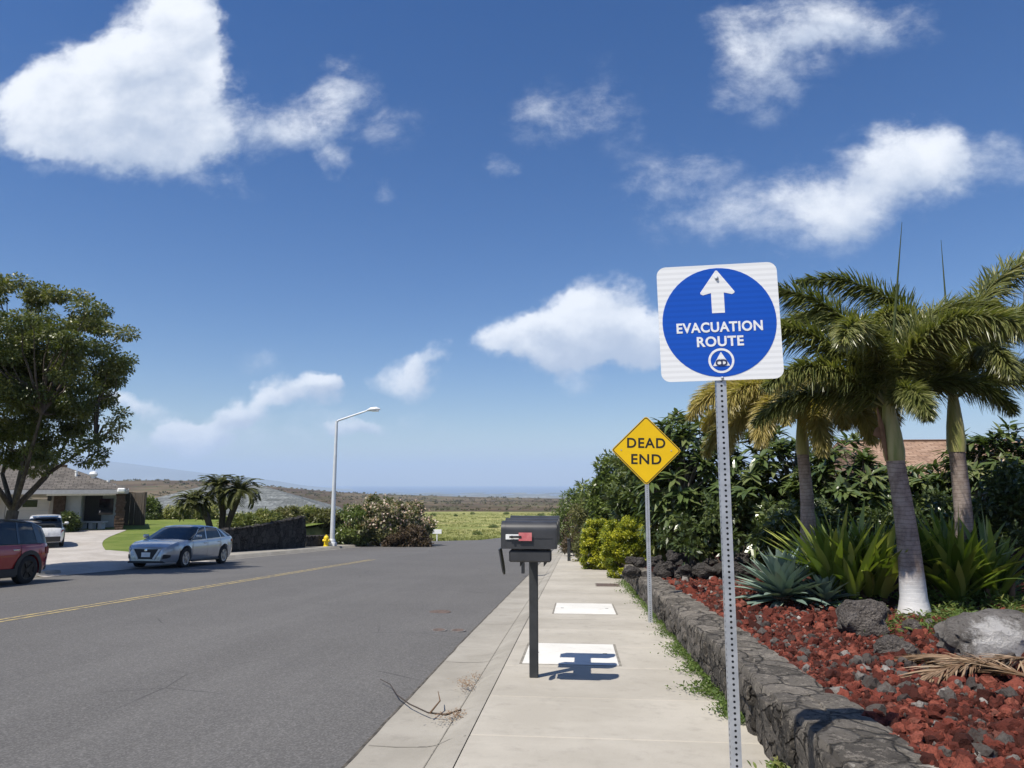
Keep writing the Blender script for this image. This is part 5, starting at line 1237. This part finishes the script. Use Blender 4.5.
# grey roofed neighbour
NY = 57.0; ec = P(347, 514, NY); el = P(96, 517, NY); rr = P(257, 484.5, 65); rl = P(205, 485.5, 65)
nh = thing('grey_roofed_house', 'neighbouring house showing only its wide pale grey shingled hip roof', 'house', (el.x, NY, -6.2))
br_, bl_ = P(340, 500, 73), P(130, 503, 73); o0 = Vector((el.x, NY, -6.2)); ze = ec.z
cs = [Vector((q.x, q.y, ze))-o0 for q in (el, ec, br_, bl_)]; rg = [rl-o0, rr-o0]; lo_ = [c-Vector((0, 0, .22)) for c in cs]
m = MB(); m.add(cs+rg+lo_, [(0,1,5,4),(1,2,5),(2,3,4,5),(3,0,4),(0,6,7,1),(1,7,8,2),(2,8,9,3),(3,9,6,0),(6,9,8,7)]); add_uv(m.build('roof', M['shingle_grey'], nh))
ctr = sum(cs, Vector())/4; iw = [ctr+(c-ctr)*.93 for c in cs]
m = MB(); m.add([Vector((c.x, c.y, 0)) for c in iw]+[Vector((c.x, c.y, ze-o0.z-.24)) for c in iw], [(0,1,5,4),(1,2,6,5),(2,3,7,6),(3,0,4,7)]); m.build('wall', M['house_wall'], nh)
# dark lava wall beside the left pavement
def lava_wall(name, label, pts, th=.4):
    """pts: (x, y, z0, z1)"""
    t = thing(name, label, 'wall', (pts[0][0], pts[0][1], pts[0][2])); rs = np.random.RandomState(int(abs(pts[0][1])*10)); b = t.location; vs = []; fs = []
    dense = []
    for a, c in zip(pts[:-1], pts[1:]):
        n = max(2, int(math.hypot(c[0]-a[0], c[1]-a[1])/.22))
        for k in range(n): q = k/n; dense.append([a[i]+(c[i]-a[i])*q for i in range(4)])
    dense.append(list(pts[-1]))
    for k, (x, y, z0, z1) in enumerate(dense):
        j = rs.normal()*.02; z1 += rs.normal()*.07; zm = (z0+z1)/2
        vs += [(x-b.x+th/2+j, y-b.y, z0-.3-b.z), (x-b.x+th/2-.02+rs.normal()*.06, y-b.y, zm-b.z), (x-b.x+th/2-.06+j, y-b.y, z1-b.z), (x-b.x-th/2+.05+j, y-b.y, z1+rs.normal()*.02-b.z), (x-b.x-th/2, y-b.y, z0-.3-b.z)]
    for k in range(len(dense)-1):
        for i in range(4): fs.append((k*5+i, k*5+i+1, k*5+5+i+1, k*5+5+i))
    fs.append((0, 1, 2, 3, 4)); e = (len(dense)-1)*5; fs.append((e+4, e+3, e+2, e+1, e))
    m = MB(); m.add(vs, fs); m.build('wall_body', M['lava_black'], t, 40)
    m = MB(); dd = np.array(dense); s_ = np.arange(0, len(dense)-1, 2)
    for k in s_:
        x, y, z0, z1 = dense[k]; m.box((x-b.x, y-b.y+.2, z1-b.z+.01), (th+.04, .42, .09), rot=(rs.normal()*.05, rs.normal()*.05, rs.normal()*.1), bev=.03)
    m.build('cap_stone', M['lava_black'], t, 40)
wz = lambda y: pl(y)+ROAD_H+.14
lava_wall('lava_rock_wall', 'black lava rock wall retaining the lawn behind the silver sedan', [(-17.3, 33.6, wz(33.6), P(222, 531, 33.6).z), (-17.0, 37, wz(37), P(258, 526.5, 37).z), (-16.6, 42.6, wz(42.6), P(312, 517, 42.6).z)])
lava_wall('lava_rock_wall', 'short low end of black lava wall behind the street lamp foot', [(-16.9, 43.4, wz(43.4), P(316, 537, 43.4).z), (-16.2, 46.9, wz(46.9), P(341, 536, 46.9).z)])

# left shrubs
VG = 'pale variegated shrubs above the black lava wall'
for k, (px, top, bot, hw, Y, leaf, lab) in enumerate([
    (238, 517, 528, 15, 43, 'leaf_varieg', 'pale variegated shrub at the left end of the black lava wall'),
    (262, 513, 528, 16, 45, 'leaf_varieg', 'pale variegated shrub above the middle of the black lava wall'),
    (287, 510, 526, 15, 47.5, 'leaf_olive', 'olive shrub above the middle right of the black lava wall'),
    (305, 509, 524, 13, 50, 'leaf_varieg', 'pale variegated shrub at the right end of the black lava wall')]):
    bpx('shrub', lab, 'shrub', px, top, bot, hw, Y, leaf, .22, .07, 60, 90, 90+k, base=LOT_Z, clump=.34, group=VG, zlo=-.8)
bpx('shrub', 'yellow-green shrub on the lawn below the leftmost short palm', 'shrub', 179, 506, 519, 12, 53.5, 'leaf_varieg', .2, .07, 50, 80, 96, base=LOT_Z, clump=.3, zlo=-.8)
bpx('shrub', 'yellow-green shrub on the far lawn edge between the short palms', 'shrub', 208, 505, 519, 12, 53.5, 'leaf_varieg', .2, .07, 50, 80, 97, base=LOT_Z, clump=.3, zlo=-.8)
bpx('shrub', 'small loose green shrub in front of the board fence end', 'shrub', 148, 499, 519, 8, 53, 'leaf_mid', .22, .08, 40, 80, 98, base=LOT_Z, clump=.3, zlo=-.2)
bpx('shrub', 'low dark hedge at the far lawn edge below the fence', 'shrub', 150, 512, 520, 22, 53.5, 'leaf_dark', .16, .06, 50, 90, 99, base=LOT_Z, clump=.3, zlo=-.8)
bpx('shrub', 'dark shrub in the shade of the porch', 'shrub', 92, 508, 522, 13, 46.0, 'leaf_dark', .16, .06, 50, 90, 100, base=LOT_Z, clump=.28, zlo=-.8)
bpx('shrub', 'dark leafy shrub at the foot of the stone pier', 'shrub', 67, 514, 536, 8, 39.0, 'leaf_dark', .16, .07, 45, 90, 101, base=LOT_Z, clump=.26, zlo=-.8)
fbush = bpx('flowering_bush', 'large rounded bush covered in pale pinkish blossom right of the street lamp', 'bush', 385, 499, 546, 44, 52, 'leaf_flower', .28, .10, 150, 110, 102, clump=.45, zlo=-.85, lump=.15)
rs = np.random.RandomState(55); c = fbush.children[0].data; n = len(c.vertices); co = np.empty(n*3, np.float32); c.vertices.foreach_get('co', co); co = co.reshape(-1, 3)
dd = co-np.array([0, 0, co[:, 2].max()*.35]); ok = np.where((dd[:, 2] > .2) & (np.linalg.norm(dd/np.abs(co).max(0), axis=1) > .62))[0]; B = co[rs.choice(ok, 2600)]
v, f, r = strips(B+rs.normal(size=B.shape)*.06, rdirs(rs, 2600)+Zv*.4, rdirs(rs, 2600)+Zv, .17, .13, P_LEAF, 0, 0, rs.rand(2600)); npmesh('blossom', v, f, M['petal'], fbush, r)['kind'] = 'stuff'
bpx('shrub', 'low rusty brown shrub under the right side of the flowering bush', 'shrub', 408, 529, 545, 24, 49.5, 'leaf_rust', .2, .08, 70, 90, 103, clump=.32, zlo=-.8)
bpx('shrub', 'green leafy shrub between the street lamp and the flowering bush', 'shrub', 350, 508, 548, 16, 50, 'leaf_mid', .24, .08, 70, 90, 104, clump=.4, zlo=-.8)
bpx('shrub', 'green shrub behind the low end of black wall at the lamp', 'shrub', 322, 512, 540, 14, 50, 'leaf_olive', .26, .08, 60, 90, 105, clump=.4, zlo=-.8)
def date_palm(label, trunks, Y, seed, rad):
    rs = np.random.RandomState(seed); p0 = ZP(trunks[0][0][0], trunks[0][0][1], LOT_Z); b = Vector((P(trunks[0][0][0], 530, Y).x, Y, LOT_Z)); t = thing('date_palm', label, 'palm tree', b, 0, 'short feathery palms on the lawn')
    for (foot, mid, top) in trunks:
        q = [P(*w, Y)-b for w in (foot, mid, top)]; q[0].z = -.15
        m = MB(); m.tube([q[0], (q[0]+q[1])/2+Vector((0,0,-.05)), q[1], (q[1]+q[2])/2, q[2]], [.17, .16, .17, .19, .16], 10); m.build('trunk', M['bark_dark'], t, 60)
        parts = []; tp = np.array(q[2])
        for k in range(46):
            a = rs.rand()*2*PI; e = rs.uniform(-.35, 1.35); K = 12; s_ = np.linspace(0, 1, K); L_ = rad*rs.uniform(.8, 1.1); an = e-s_**1.4*rs.uniform(.9, 1.6)
            h = np.array([math.cos(a), math.sin(a), 0]); c = tp+np.cumsum((h*np.cos(an)[:, None]+Zv*np.sin(an)[:, None])*L_/K, 0); tan = unit(np.gradient(c, axis=0)); side = unit(np.cross(tan, Zv+.001))
            B = np.repeat(c, 6, 0); tq = np.repeat(tan, 6, 0); sq = np.repeat(side, 6, 0)*np.tile([1, -1], K*3)[:, None]
            parts.append(strips(B, sq+tq*.9+Zv*.15, rdirs(rs, len(B))*.4+Zv, .36*rad/1.3, .075, P_LEAF, .2, 0, np.full(len(B), rs.rand()*.75)))
        v, f, r = cat(parts); npmesh('crown', v, f, M['leaf_date'], t, r)
date_palm('short feathery palm leaning left on the lawn behind the silver sedan', [((215, 528), (206, 514), (194, 503))], 37.0, 1, 1.15)
date_palm('twin-trunked short feathery palm on the lawn behind the silver sedan', [((221, 532), (223, 512), (219, 488)), ((223, 532), (232, 513), (240, 491))], 38.0, 2, 1.22)

# ------------------------------------------------------------------ field beyond the road
def field():
    rs = np.random.RandomState(9); n = 16000; d = 58+rs.rand(n)**1.7*230; u = rs.uniform(-.55, .12, n); y = d; x = u*y
    road = (x > -16.2) & (x < 1.5) & (y < 114) & ~((y > 66) & (x < road_left(y)-.3)); keep = ~road; x, y = x[keep], y[keep]; n = len(x); z = ground_z(x, y); k = 6
    B = np.repeat(np.stack([x, y, z-.03], 1), k, 0)+np.concatenate([rs.normal(size=(n*k, 2))*.35, np.zeros((n*k, 1))], 1)
    D = unit(rdirs(rs, n*k)*[1,1,.2]+[0,0,1.2]); L_ = np.repeat(rs.uniform(.2, .5, n)*(1+.4*np.array([mnoise.noise(Vector((a*.05, b*.05, 2))) for a, b in zip(x, y)])), k)*rs.uniform(.6, 1.2, n*k)
    tone = np.repeat(np.clip(rs.rand(n)*.7+.3*np.array([mnoise.noise(Vector((a*.03, b*.02, 7))) for a, b in zip(x, y)])+.1, 0, 1), k)
    v, f, r = strips(B, D, rdirs(rs, n*k), L_, L_*.35, P_BLADE, .2, 0, tone); tag(npmesh('field_grass', v, f, M['leaf_field'], None, r), kind='stuff')
    # brush on the dark slopes
    n = 3200; d = 340*np.exp(rs.rand(n)*math.log(1900/340)); u = rs.uniform(-1.0, .25, n); y = d; x = u*d; dens = np.array([mnoise.noise(Vector((a*.006, b*.006, 3))) for a, b in zip(x, y)]); kp = dens+rs.rand(n)*.5 > .15
    x, y = x[kp], y[kp]; n = len(x); z = ground_z(x, y); k = 14; s_ = rs.uniform(.6, 1.9, n)*np.clip(x*0+np.hypot(x, y)/700, .45, 1.6)
    B = np.repeat(np.stack([x, y, z], 1), k, 0)+rs.normal(size=(n*k, 3))*np.repeat(s_, k)[:, None]*[.6, .6, .12]+[0, 0, .3]
    v, f, r = strips(B, rdirs(rs, n*k)+Zv*.6, rdirs(rs, n*k)+Zv*.5, np.repeat(s_, k), np.repeat(s_, k)*.6, P_DIA, 0, 0, np.repeat(rs.rand(n)*.8, k)); tag(npmesh('hillside_brush', v, f, M['leaf_brush'], None, r), kind='stuff')
field()
proto = None; rs = np.random.RandomState(33)
def field_shrub(x, y, s_):
    global proto
    z = gz(x, y)
    if proto is None: proto = bush('field_shrub', 'small dark green shrub out in the far grass field', 'shrub', (x, y, z), (1.0, 1.0, .6), 'leaf_mid', .3, .13, 26, 34, 7, clump=.42, group='shrubs dotted over the grass field', nst=4); o = proto
    else: o = copy_tree(proto); o.location = (x, y, z)
    o.scale = (s_, s_, s_*rs.uniform(.7, 1.1)); o.rotation_euler = (0, 0, rs.rand()*6)
for k in range(30):
    y = 84+rs.rand()**1.3*190; x = rs.uniform(-.30, .06)*y
    if y < 118 and x > -15: continue
    field_shrub(x, y, rs.uniform(.4, 1.0))
p = P(437, 535, 68); t = thing('small_sign', 'tiny white sign board standing in the grass at the end of the road', 'sign', (p.x, 68, gz(p.x, 68)))
m = MB(); m.box((0, 0, .45), (.08, .08, .9)); m.build('post', M['white_wood'], t); m = MB(); m.box((0, -.06, .95), (.9, .04, .4), bev=.01); m.build('board', M['white_plate'], t)

# ------------------------------------------------------------------ cars
def loft(mb, sts, cap=True):
    n = len(sts[0][1]); vs = []
    for x, half in sts:
        vs += [(x, y, z) for y, z in half]+[(x, -y, z) for y, z in half[-2:0:-1]]
    k = 2*n-2; fs = [(i*k+j, i*k+(j+1)%k, (i+1)*k+(j+1)%k, (i+1)*k+j) for i in range(len(sts)-1) for j in range(k)]
    if cap: fs += [tuple(range(k)), tuple((len(sts)-1)*k+j for j in range(k))[::-1]]
    return mb.add(vs, fs)
t_patch = {}
def car(name, label, loc, rz, sp, paint, roofpaint, wheelrim, group=None):
    t = thing(name, label, 'car', loc, rz, group); L2 = sp['L']/2; Wd = sp['W']/2; wr, wx = sp['wr'], sp['wx']
    I = lambda key, x: float(np.interp(x, sp[key][0], sp[key][1]))
    xs = np.unique(np.concatenate([np.linspace(-L2, L2, 44), [-L2+.02, -L2+.05, L2-.02, L2-.05]]+[w+np.cos(np.linspace(0, PI, 15))*(wr+.055) for w in wx]))
    sts = []
    for x in xs:
        w = Wd*I('wid', x); zb = I('bot', x); zt_ = I('top', x); ar = zb
        for q in wx:
            dx = abs(x-q)
            if dx < wr+.055: ar = max(ar, wr+math.sqrt(max(0, (wr+.055)**2-dx*dx)))
        zs = max(ar+.02, zb+.12); zm = zb+(zt_-zb)*.55; zm = max(zm, zs+.02); sh = zt_-.06
        sts.append((x, [(0, ar), (w*.9, ar), (w*.965, zs), (w, zm), (w*.985, max(zm+.01, sh-.10)), (w*.955, sh), (w*.90, zt_-.012), (w*.5, zt_+.012), (0, zt_+.02)]))
    m = MB(); loft(m, sts); body = m.build('body', M[paint], t, 32)
    # glasshouse
    cp = sp['cab']; xs = np.linspace(cp[0][0], cp[0][-1], 34); sts = []
    for x in xs:
        zt_ = float(np.interp(x, cp[0], cp[1])); zb = I('top', x)-.05; k = min(1, max(0, (zt_-zb)/(sp['H']-1.0+.12))); w0 = Wd*I('wid', x)*.93; w1 = w0-(.19*k); zt_ = max(zt_, zb+.01)
        sts.append((x, [(0, zb), (w0, zb), (w0-(w0-w1)*.55, zb+(zt_-zb)*.5), (w1, zt_-.07*k), (w1-.05*k, zt_-.02*k), (w1*.5, zt_+.012*k), (0, zt_+.018*k)]))
    m = MB(); loft(m, sts); gl = m.build('window', M['glass_dark'], t, 50)
    def surf(x, f, side, out=.006):
        """a point on the glasshouse side: f = 0 belt .. 1 roof edge"""
        h = [np.interp(x, xs, [s[1][i][j] for s in sts]) for i in (1, 2, 3) for j in (0, 1)]
        y = float(np.interp(f, [0, .5, 1], [h[0], h[2], h[4]])); z = float(np.interp(f, [0, .5, 1], [h[1], h[3], h[5]])); return (x, side*(y+out), z)
    # roof skin
    xr = np.linspace(sp['roof'][0], sp['roof'][1], 16); m = MB(); vs = []; K = 7
    for x in xr:
        hlf = [(float(np.interp(x, xs, [s[1][i][0] for s in sts])), float(np.interp(x, xs, [s[1][i][1] for s in sts]))) for i in (3, 4, 5, 6)]
        ring_ = [(y+.006*(i < 2), z+.007) for i, (y, z) in enumerate(hlf)]
        row = [(x, y, z) for y, z in ring_]+[(x, -y, z) for y, z in ring_[-2::-1]]; vs += row
    m.add(vs, [(i*K+j, i*K+j+1, (i+1)*K+j+1, (i+1)*K+j) for i in range(len(xr)-1) for j in range(K-1)]); m.build('roof', M[roofpaint], t, 50)
    for side in (1, -1):
        for (xa, xb, wa) in sp['pillars']:
            m = MB(); n = 6; vs = []
            for i in range(n+1):
                f = i/n; x = xa+(xb-xa)*f
                for dx in (-wa/2, wa/2): vs.append(surf(x+dx*(1-.25*f), f*1.0, side))
            m.add(vs, [(2*i, 2*i+1, 2*i+3, 2*i+2) for i in range(n)]); m.build('pillar', M[sp.get('pillar_mat', paint)], t, 50)
        xx = np.linspace(sp['belt'][0], sp['belt'][1], 16); m = MB(); m.tube([Vector(surf(x, .02, side, .004)) for x in xx], .011, 6); m.build('belt_trim', M[sp.get('trim', 'chrome')], t)
        # door seams and handles
        for xd in sp['seams']:
            m = MB(); vs = []
            for zf in np.linspace(.18, .93, 8):
                zb = I('bot', xd); zt_ = I('top', xd); w = Wd*I('wid', xd); z = zb+(zt_-zb)*zf; y = float(np.interp(zf, [.1, .55, .85, 1], [w*.965, w, w*.985, w*.93]))+.002; vs += [(xd-.006, side*y, z), (xd+.006, side*y, z)]
            m.add(vs, [(2*i, 2*i+1, 2*i+3, 2*i+2) for i in range(7)]); m.build('door_seam', M['trim_black'], body)
        for xd in sp['handles']:
            w = Wd*I('wid', xd); z = I('top', xd)-.17; m = MB(); m.box((xd, side*(w*.985+.012), z), (.2, .03, .03), bev=.01); m.build('door_handle', M[sp.get('handle_mat', paint)], t, 40)
        mx = sp['mirror']; w = Wd*I('wid', mx); z = I('top', mx)+.09; m = MB(); m.box((mx, side*(w+.09), z), (.13, .20, .13), rot=(0, 0, side*.15), bev=.045); m.box((mx+.01, side*(w-.02), z-.05), (.05, .14, .04)); m.build('wing_mirror', M[paint], t, 50)
    # sills and lower trim
    for side in (1, -1):
        if sp.get('clad'):
            for q in wx:
                m = MB(); n = 16; vs = []
                for i in range(n+1):
                    a = -0.25+(PI+.5)*i/n
                    for rr_, dy in ((wr+.03, .0), (wr+.13, .0), (wr+.13, -.05)):
                        x = q+math.cos(a)*rr_; w = Wd*I('wid', np.clip(x, -L2, L2)); vs.append((x, side*(w+.012+dy), max(.16, wr+math.sin(a)*rr_)))
                m.add(vs, [(3*i+j, 3*i+j+1, 3*i+j+4, 3*i+j+3) for i in range(n) for j in range(2)]); m.build('arch_trim', M['trim_black'], t)
            m = MB(); m.box(((wx[0]+wx[1])/2, side*Wd*.985, .30), (wx[1]-wx[0]-2*wr-.1, .05, .2), bev=.02); m.build('sill_trim', M['trim_black'], t)
        else:
            m = MB(); m.box(((wx[0]+wx[1])/2, side*Wd*.965, .225), (wx[1]-wx[0]-2*wr-.14, .06, .07), bev=.02); m.build('sill_trim', M['trim_black'], t)
    for q in wx:
        for side in (1, -1):
            Mx = Matrix.Translation((q, side*(Wd-.115), wr)) @ Matrix.Rotation(-side*PI/2, 4, 'X'); tw = .10
            m = MB(); m.lathe([(wr*.62, -tw), (wr*.9, -tw), (wr*.985, -tw*.8), (wr, -tw*.4), (wr, tw*.4), (wr*.985, tw*.8), (wr*.9, tw), (wr*.66, tw), (wr*.64, tw*.6), (wr*.6, tw*.5)], 32, Mx); wh = m.build('wheel', M['tyre'], t, 40)
            m = MB(); m.lathe([(wr*.68, tw*.7), (wr*.66, tw*1.02), (wr*.61, tw*1.0), (wr*.60, tw*.55)], 32, Mx)
            for k in range(5):
                for o in (-.13, .13):
                    A = Mx @ Matrix.Rotation(2*PI*k/5+o, 4, 'Z'); m.prism([(wr*.08, -.022), (wr*.63, -.030), (wr*.63, .030), (wr*.08, .022)], .03, A @ Matrix.Translation((0, 0, tw*.66)))
            m.lathe([(wr*.17, tw*.6), (wr*.16, tw*.98), (wr*.10, tw*1.0)], 16, Mx); m.build('rim', M[wheelrim], wh, 40)
            m = MB(); m.lathe([(wr*.6, tw*.3), (wr*.5, tw*.36)], 24, Mx); m.build('brake_disc', M['galv_dark'], wh)
    def patch(nm, x0, x1, lo, hi, side, m_, par=None, out=.006):
        """a thin panel lying on the body side; lo and hi are (start, end) height fractions"""
        mb = MB(); n = 8; k = 4; vs = []
        for i in range(n+1):
            q_ = i/n; x = x0+(x1-x0)*q_
            for j in range(k+1):
                zf = (lo[0]+(lo[1]-lo[0])*q_)*(1-j/k)+(hi[0]+(hi[1]-hi[0])*q_)*j/k; zb = I('bot', x); zt_ = I('top', x); w = Wd*I('wid', x)
                vs.append((x+.006*(1 if x > 0 else -1), side*(w*float(np.interp(zf, [0, .14, .55, .85, .93, 1], [.9, .965, 1, .985, .955, .9]))+out), zb+(zt_-zb)*zf))
        mb.add(vs, [(i*(k+1)+j, i*(k+1)+j+1, (i+1)*(k+1)+j+1, (i+1)*(k+1)+j) for i in range(n) for j in range(k)]); return mb.build(nm, M[m_], par or t, 50)
    t_patch[t.name] = patch
    return t, body
sedan = dict(L=4.62, W=1.80, H=1.45, wr=.335, wx=(-1.36, 1.35),
    bot=([-2.31, -2.22, -1.9, 1.95, 2.2, 2.31], [.42, .30, .22, .20, .22, .26]), top=([-2.31, -2.25, -2.0, -1.2, 0, .9, 1.25, 1.8, 2.1, 2.25, 2.31], [.93, 1.03, 1.07, 1.05, 1.0, .97, .955, .89, .80, .73, .66]),
    wid=([-2.31, -2.22, -1.95, -1.2, 0, 1.2, 1.75, 2.05, 2.22, 2.31], [.76, .86, .95, 1, 1, .995, .96, .88, .76, .62]),
    cab=([-2.0, -1.5, -.95, -.3, .15, .42, 1.20], [1.06, 1.26, 1.39, 1.45, 1.435, 1.36, .95]), roof=(-1.02, .32), pillars=[(1.18, .36, .10), (-.02, -.10, .08), (-1.10, -.95, .07), (-1.62, -1.10, .26)],
    belt=(-1.45, 1.0), seams=(.95, -.06, -1.0), handles=(.12, -.88), mirror=.82)
wp = G(189, 567, ROAD_H); cl = (-14.45, wp.y+.75)
sd_, sb = car('silver_sedan', 'silver sedan parked at the left kerb, its nose toward the viewer', (cl[0], cl[1], float(road_z(cl[0], cl[1]))), -PI/2, sedan, 'silver_paint', 'silver_paint', 'rim'); sd_.rotation_euler[1] = -math.atan(.06)
def prism_x(name, poly, x, d, m_, parent):
    """outline in the car's YZ plane, pushed forward along x"""
    m = MB(); m.prism(poly, d, Matrix.Translation((x, 0, 0)) @ Matrix(((0,0,1,0),(1,0,0,0),(0,1,0,0),(0,0,0,1)))); return m.build(name, M[m_], parent, 40)
gr = prism_x('grille', [(-.50,.66),(.50,.66),(.30,.33),(-.30,.33)], 2.19, .135, 'trim_black', sd_)
for s_ in (1, -1):
    prism_x('grille_trim', [(s_*.44,.66),(s_*.51,.66),(s_*.31,.32),(s_*.25,.35)], 2.20, .145, 'white_paint', gr)
    pt = t_patch[sd_.name]
    pt('headlight', 1.80, 2.29, (.80, .74), (.90, .97), s_, 'headlamp')
    pt('fog_pocket', 2.10, 2.29, (.30, .20), (.42, .52), s_, 'trim_black')
    pt('tail_light', -2.29, -1.90, (.66, .74), (.86, .84), s_, 'tail_red')
prism_x('front_lip', [(-.62,.20),(.62,.20),(.58,.27),(-.58,.27)], 2.17, .16, 'trim_black', sd_)
prism_x('licence_plate', [(-.155,.40),(.155,.40),(.155,.55),(-.155,.55)], 2.315, .02, 'white_plate', sd_)
bd = MB(); bd.lathe([(.055, 0), (.055, .012), (.045, .016)], 20, Matrix.Translation((2.33, 0, .615)) @ Matrix.Rotation(PI/2, 4, 'Y')); bd.build('badge', M['chrome'], gr, 40)
suv = dict(L=4.25, W=1.80, H=1.60, wr=.35, wx=(-1.30, 1.28),
    bot=([-2.125, -2.0, -1.8, 1.8, 2.0, 2.125], [.42, .30, .24, .24, .28, .36]), top=([-2.125, -2.08, -1.95, 0, 1.0, 1.4, 1.9, 2.08, 2.125], [.82, .98, 1.03, 1.01, 1.0, .99, .93, .84, .72]),
    wid=([-2.125, -2.05, -1.85, -1.2, 0, 1.2, 1.7, 2.0, 2.125], [.78, .88, .95, 1, 1, 1, .96, .86, .72]),
    cab=([-2.06, -1.86, -1.5, -.5, .3, .55, 1.35], [1.02, 1.42, 1.55, 1.60, 1.575, 1.50, .98]), roof=(-1.66, .42), pillars=[(1.22, .48, .10), (.05, .0, .09), (-.95, -.95, .08), (-1.72, -1.55, .24)],
    belt=(-1.75, 1.05), seams=(1.0, .02, -1.0), handles=(.2, -.82), mirror=.9, clad=True, pillar_mat='roof_black', trim='trim_black', handle_mat='chrome')
pp = P(33, 582, 17.4); rl_ = (-14.62, 17.1-1.30)
rs_, rb = car('red_suv', 'dark red SUV with black roof parked at the left kerb, cut by the photo edge', (rl_[0], rl_[1], float(road_z(rl_[0], rl_[1]))), -PI/2, suv, 'red_paint', 'roof_black', 'rim_dark'); rs_.rotation_euler[1] = -math.atan(.06)
def rear_kit(t, tail, wide_plate):
    for s_ in (1, -1):
        t_patch[t.name]('tail_light', -2.11, -1.86, tail[0], tail[1], s_, 'tail_red')
    m = MB(); m.box((-2.09, 0, .44), (.12, 1.42, .26), bev=.04); m.build('rear_bumper', M['trim_black'], t, 40)
    m = MB(); m.box((-2.14, 0, .72), (.02, .32, .16), bev=.004); m.build('licence_plate', M['white_plate'], t)
    m = MB(); m.box((-1.82, 0, 1.555), (.34, 1.1, .035), rot=(0, R(-8), 0), bev=.015); m.build('spoiler', M['roof_black'], t, 40)
rear_kit(rs_, [(.60,.62),(.86,.84)], 1)
for s_ in (1, -1): t_patch[rs_.name]('headlight', 1.72, 2.10, (.66, .66), (.88, .90), s_, 'headlamp')
prism_x('grille', [(-.46,.72),(.46,.72),(.40,.45),(-.40,.45)], 2.06, .085, 'trim_black', rs_)
wc = ZP(43, 549, LOT_Z); r_ = ray(43, 540); hd = Vector((r_.x, r_.y, 0)).normalized(); wcen = wc+hd*1.8
wdict = dict(suv); wdict.update(pillar_mat='white_paint', handle_mat='white_paint')
ws, wb = car('white_suv', 'white SUV in the driveway seen from behind, partly hidden by the red SUV', (wcen.x, wcen.y, LOT_Z+.03), math.atan2(hd.y, hd.x), wdict, 'white_paint', 'white_paint', 'rim')
rear_kit(ws, [(.70,.74),(.84,.82)], 1); ws.scale = (.85, .85, .85)
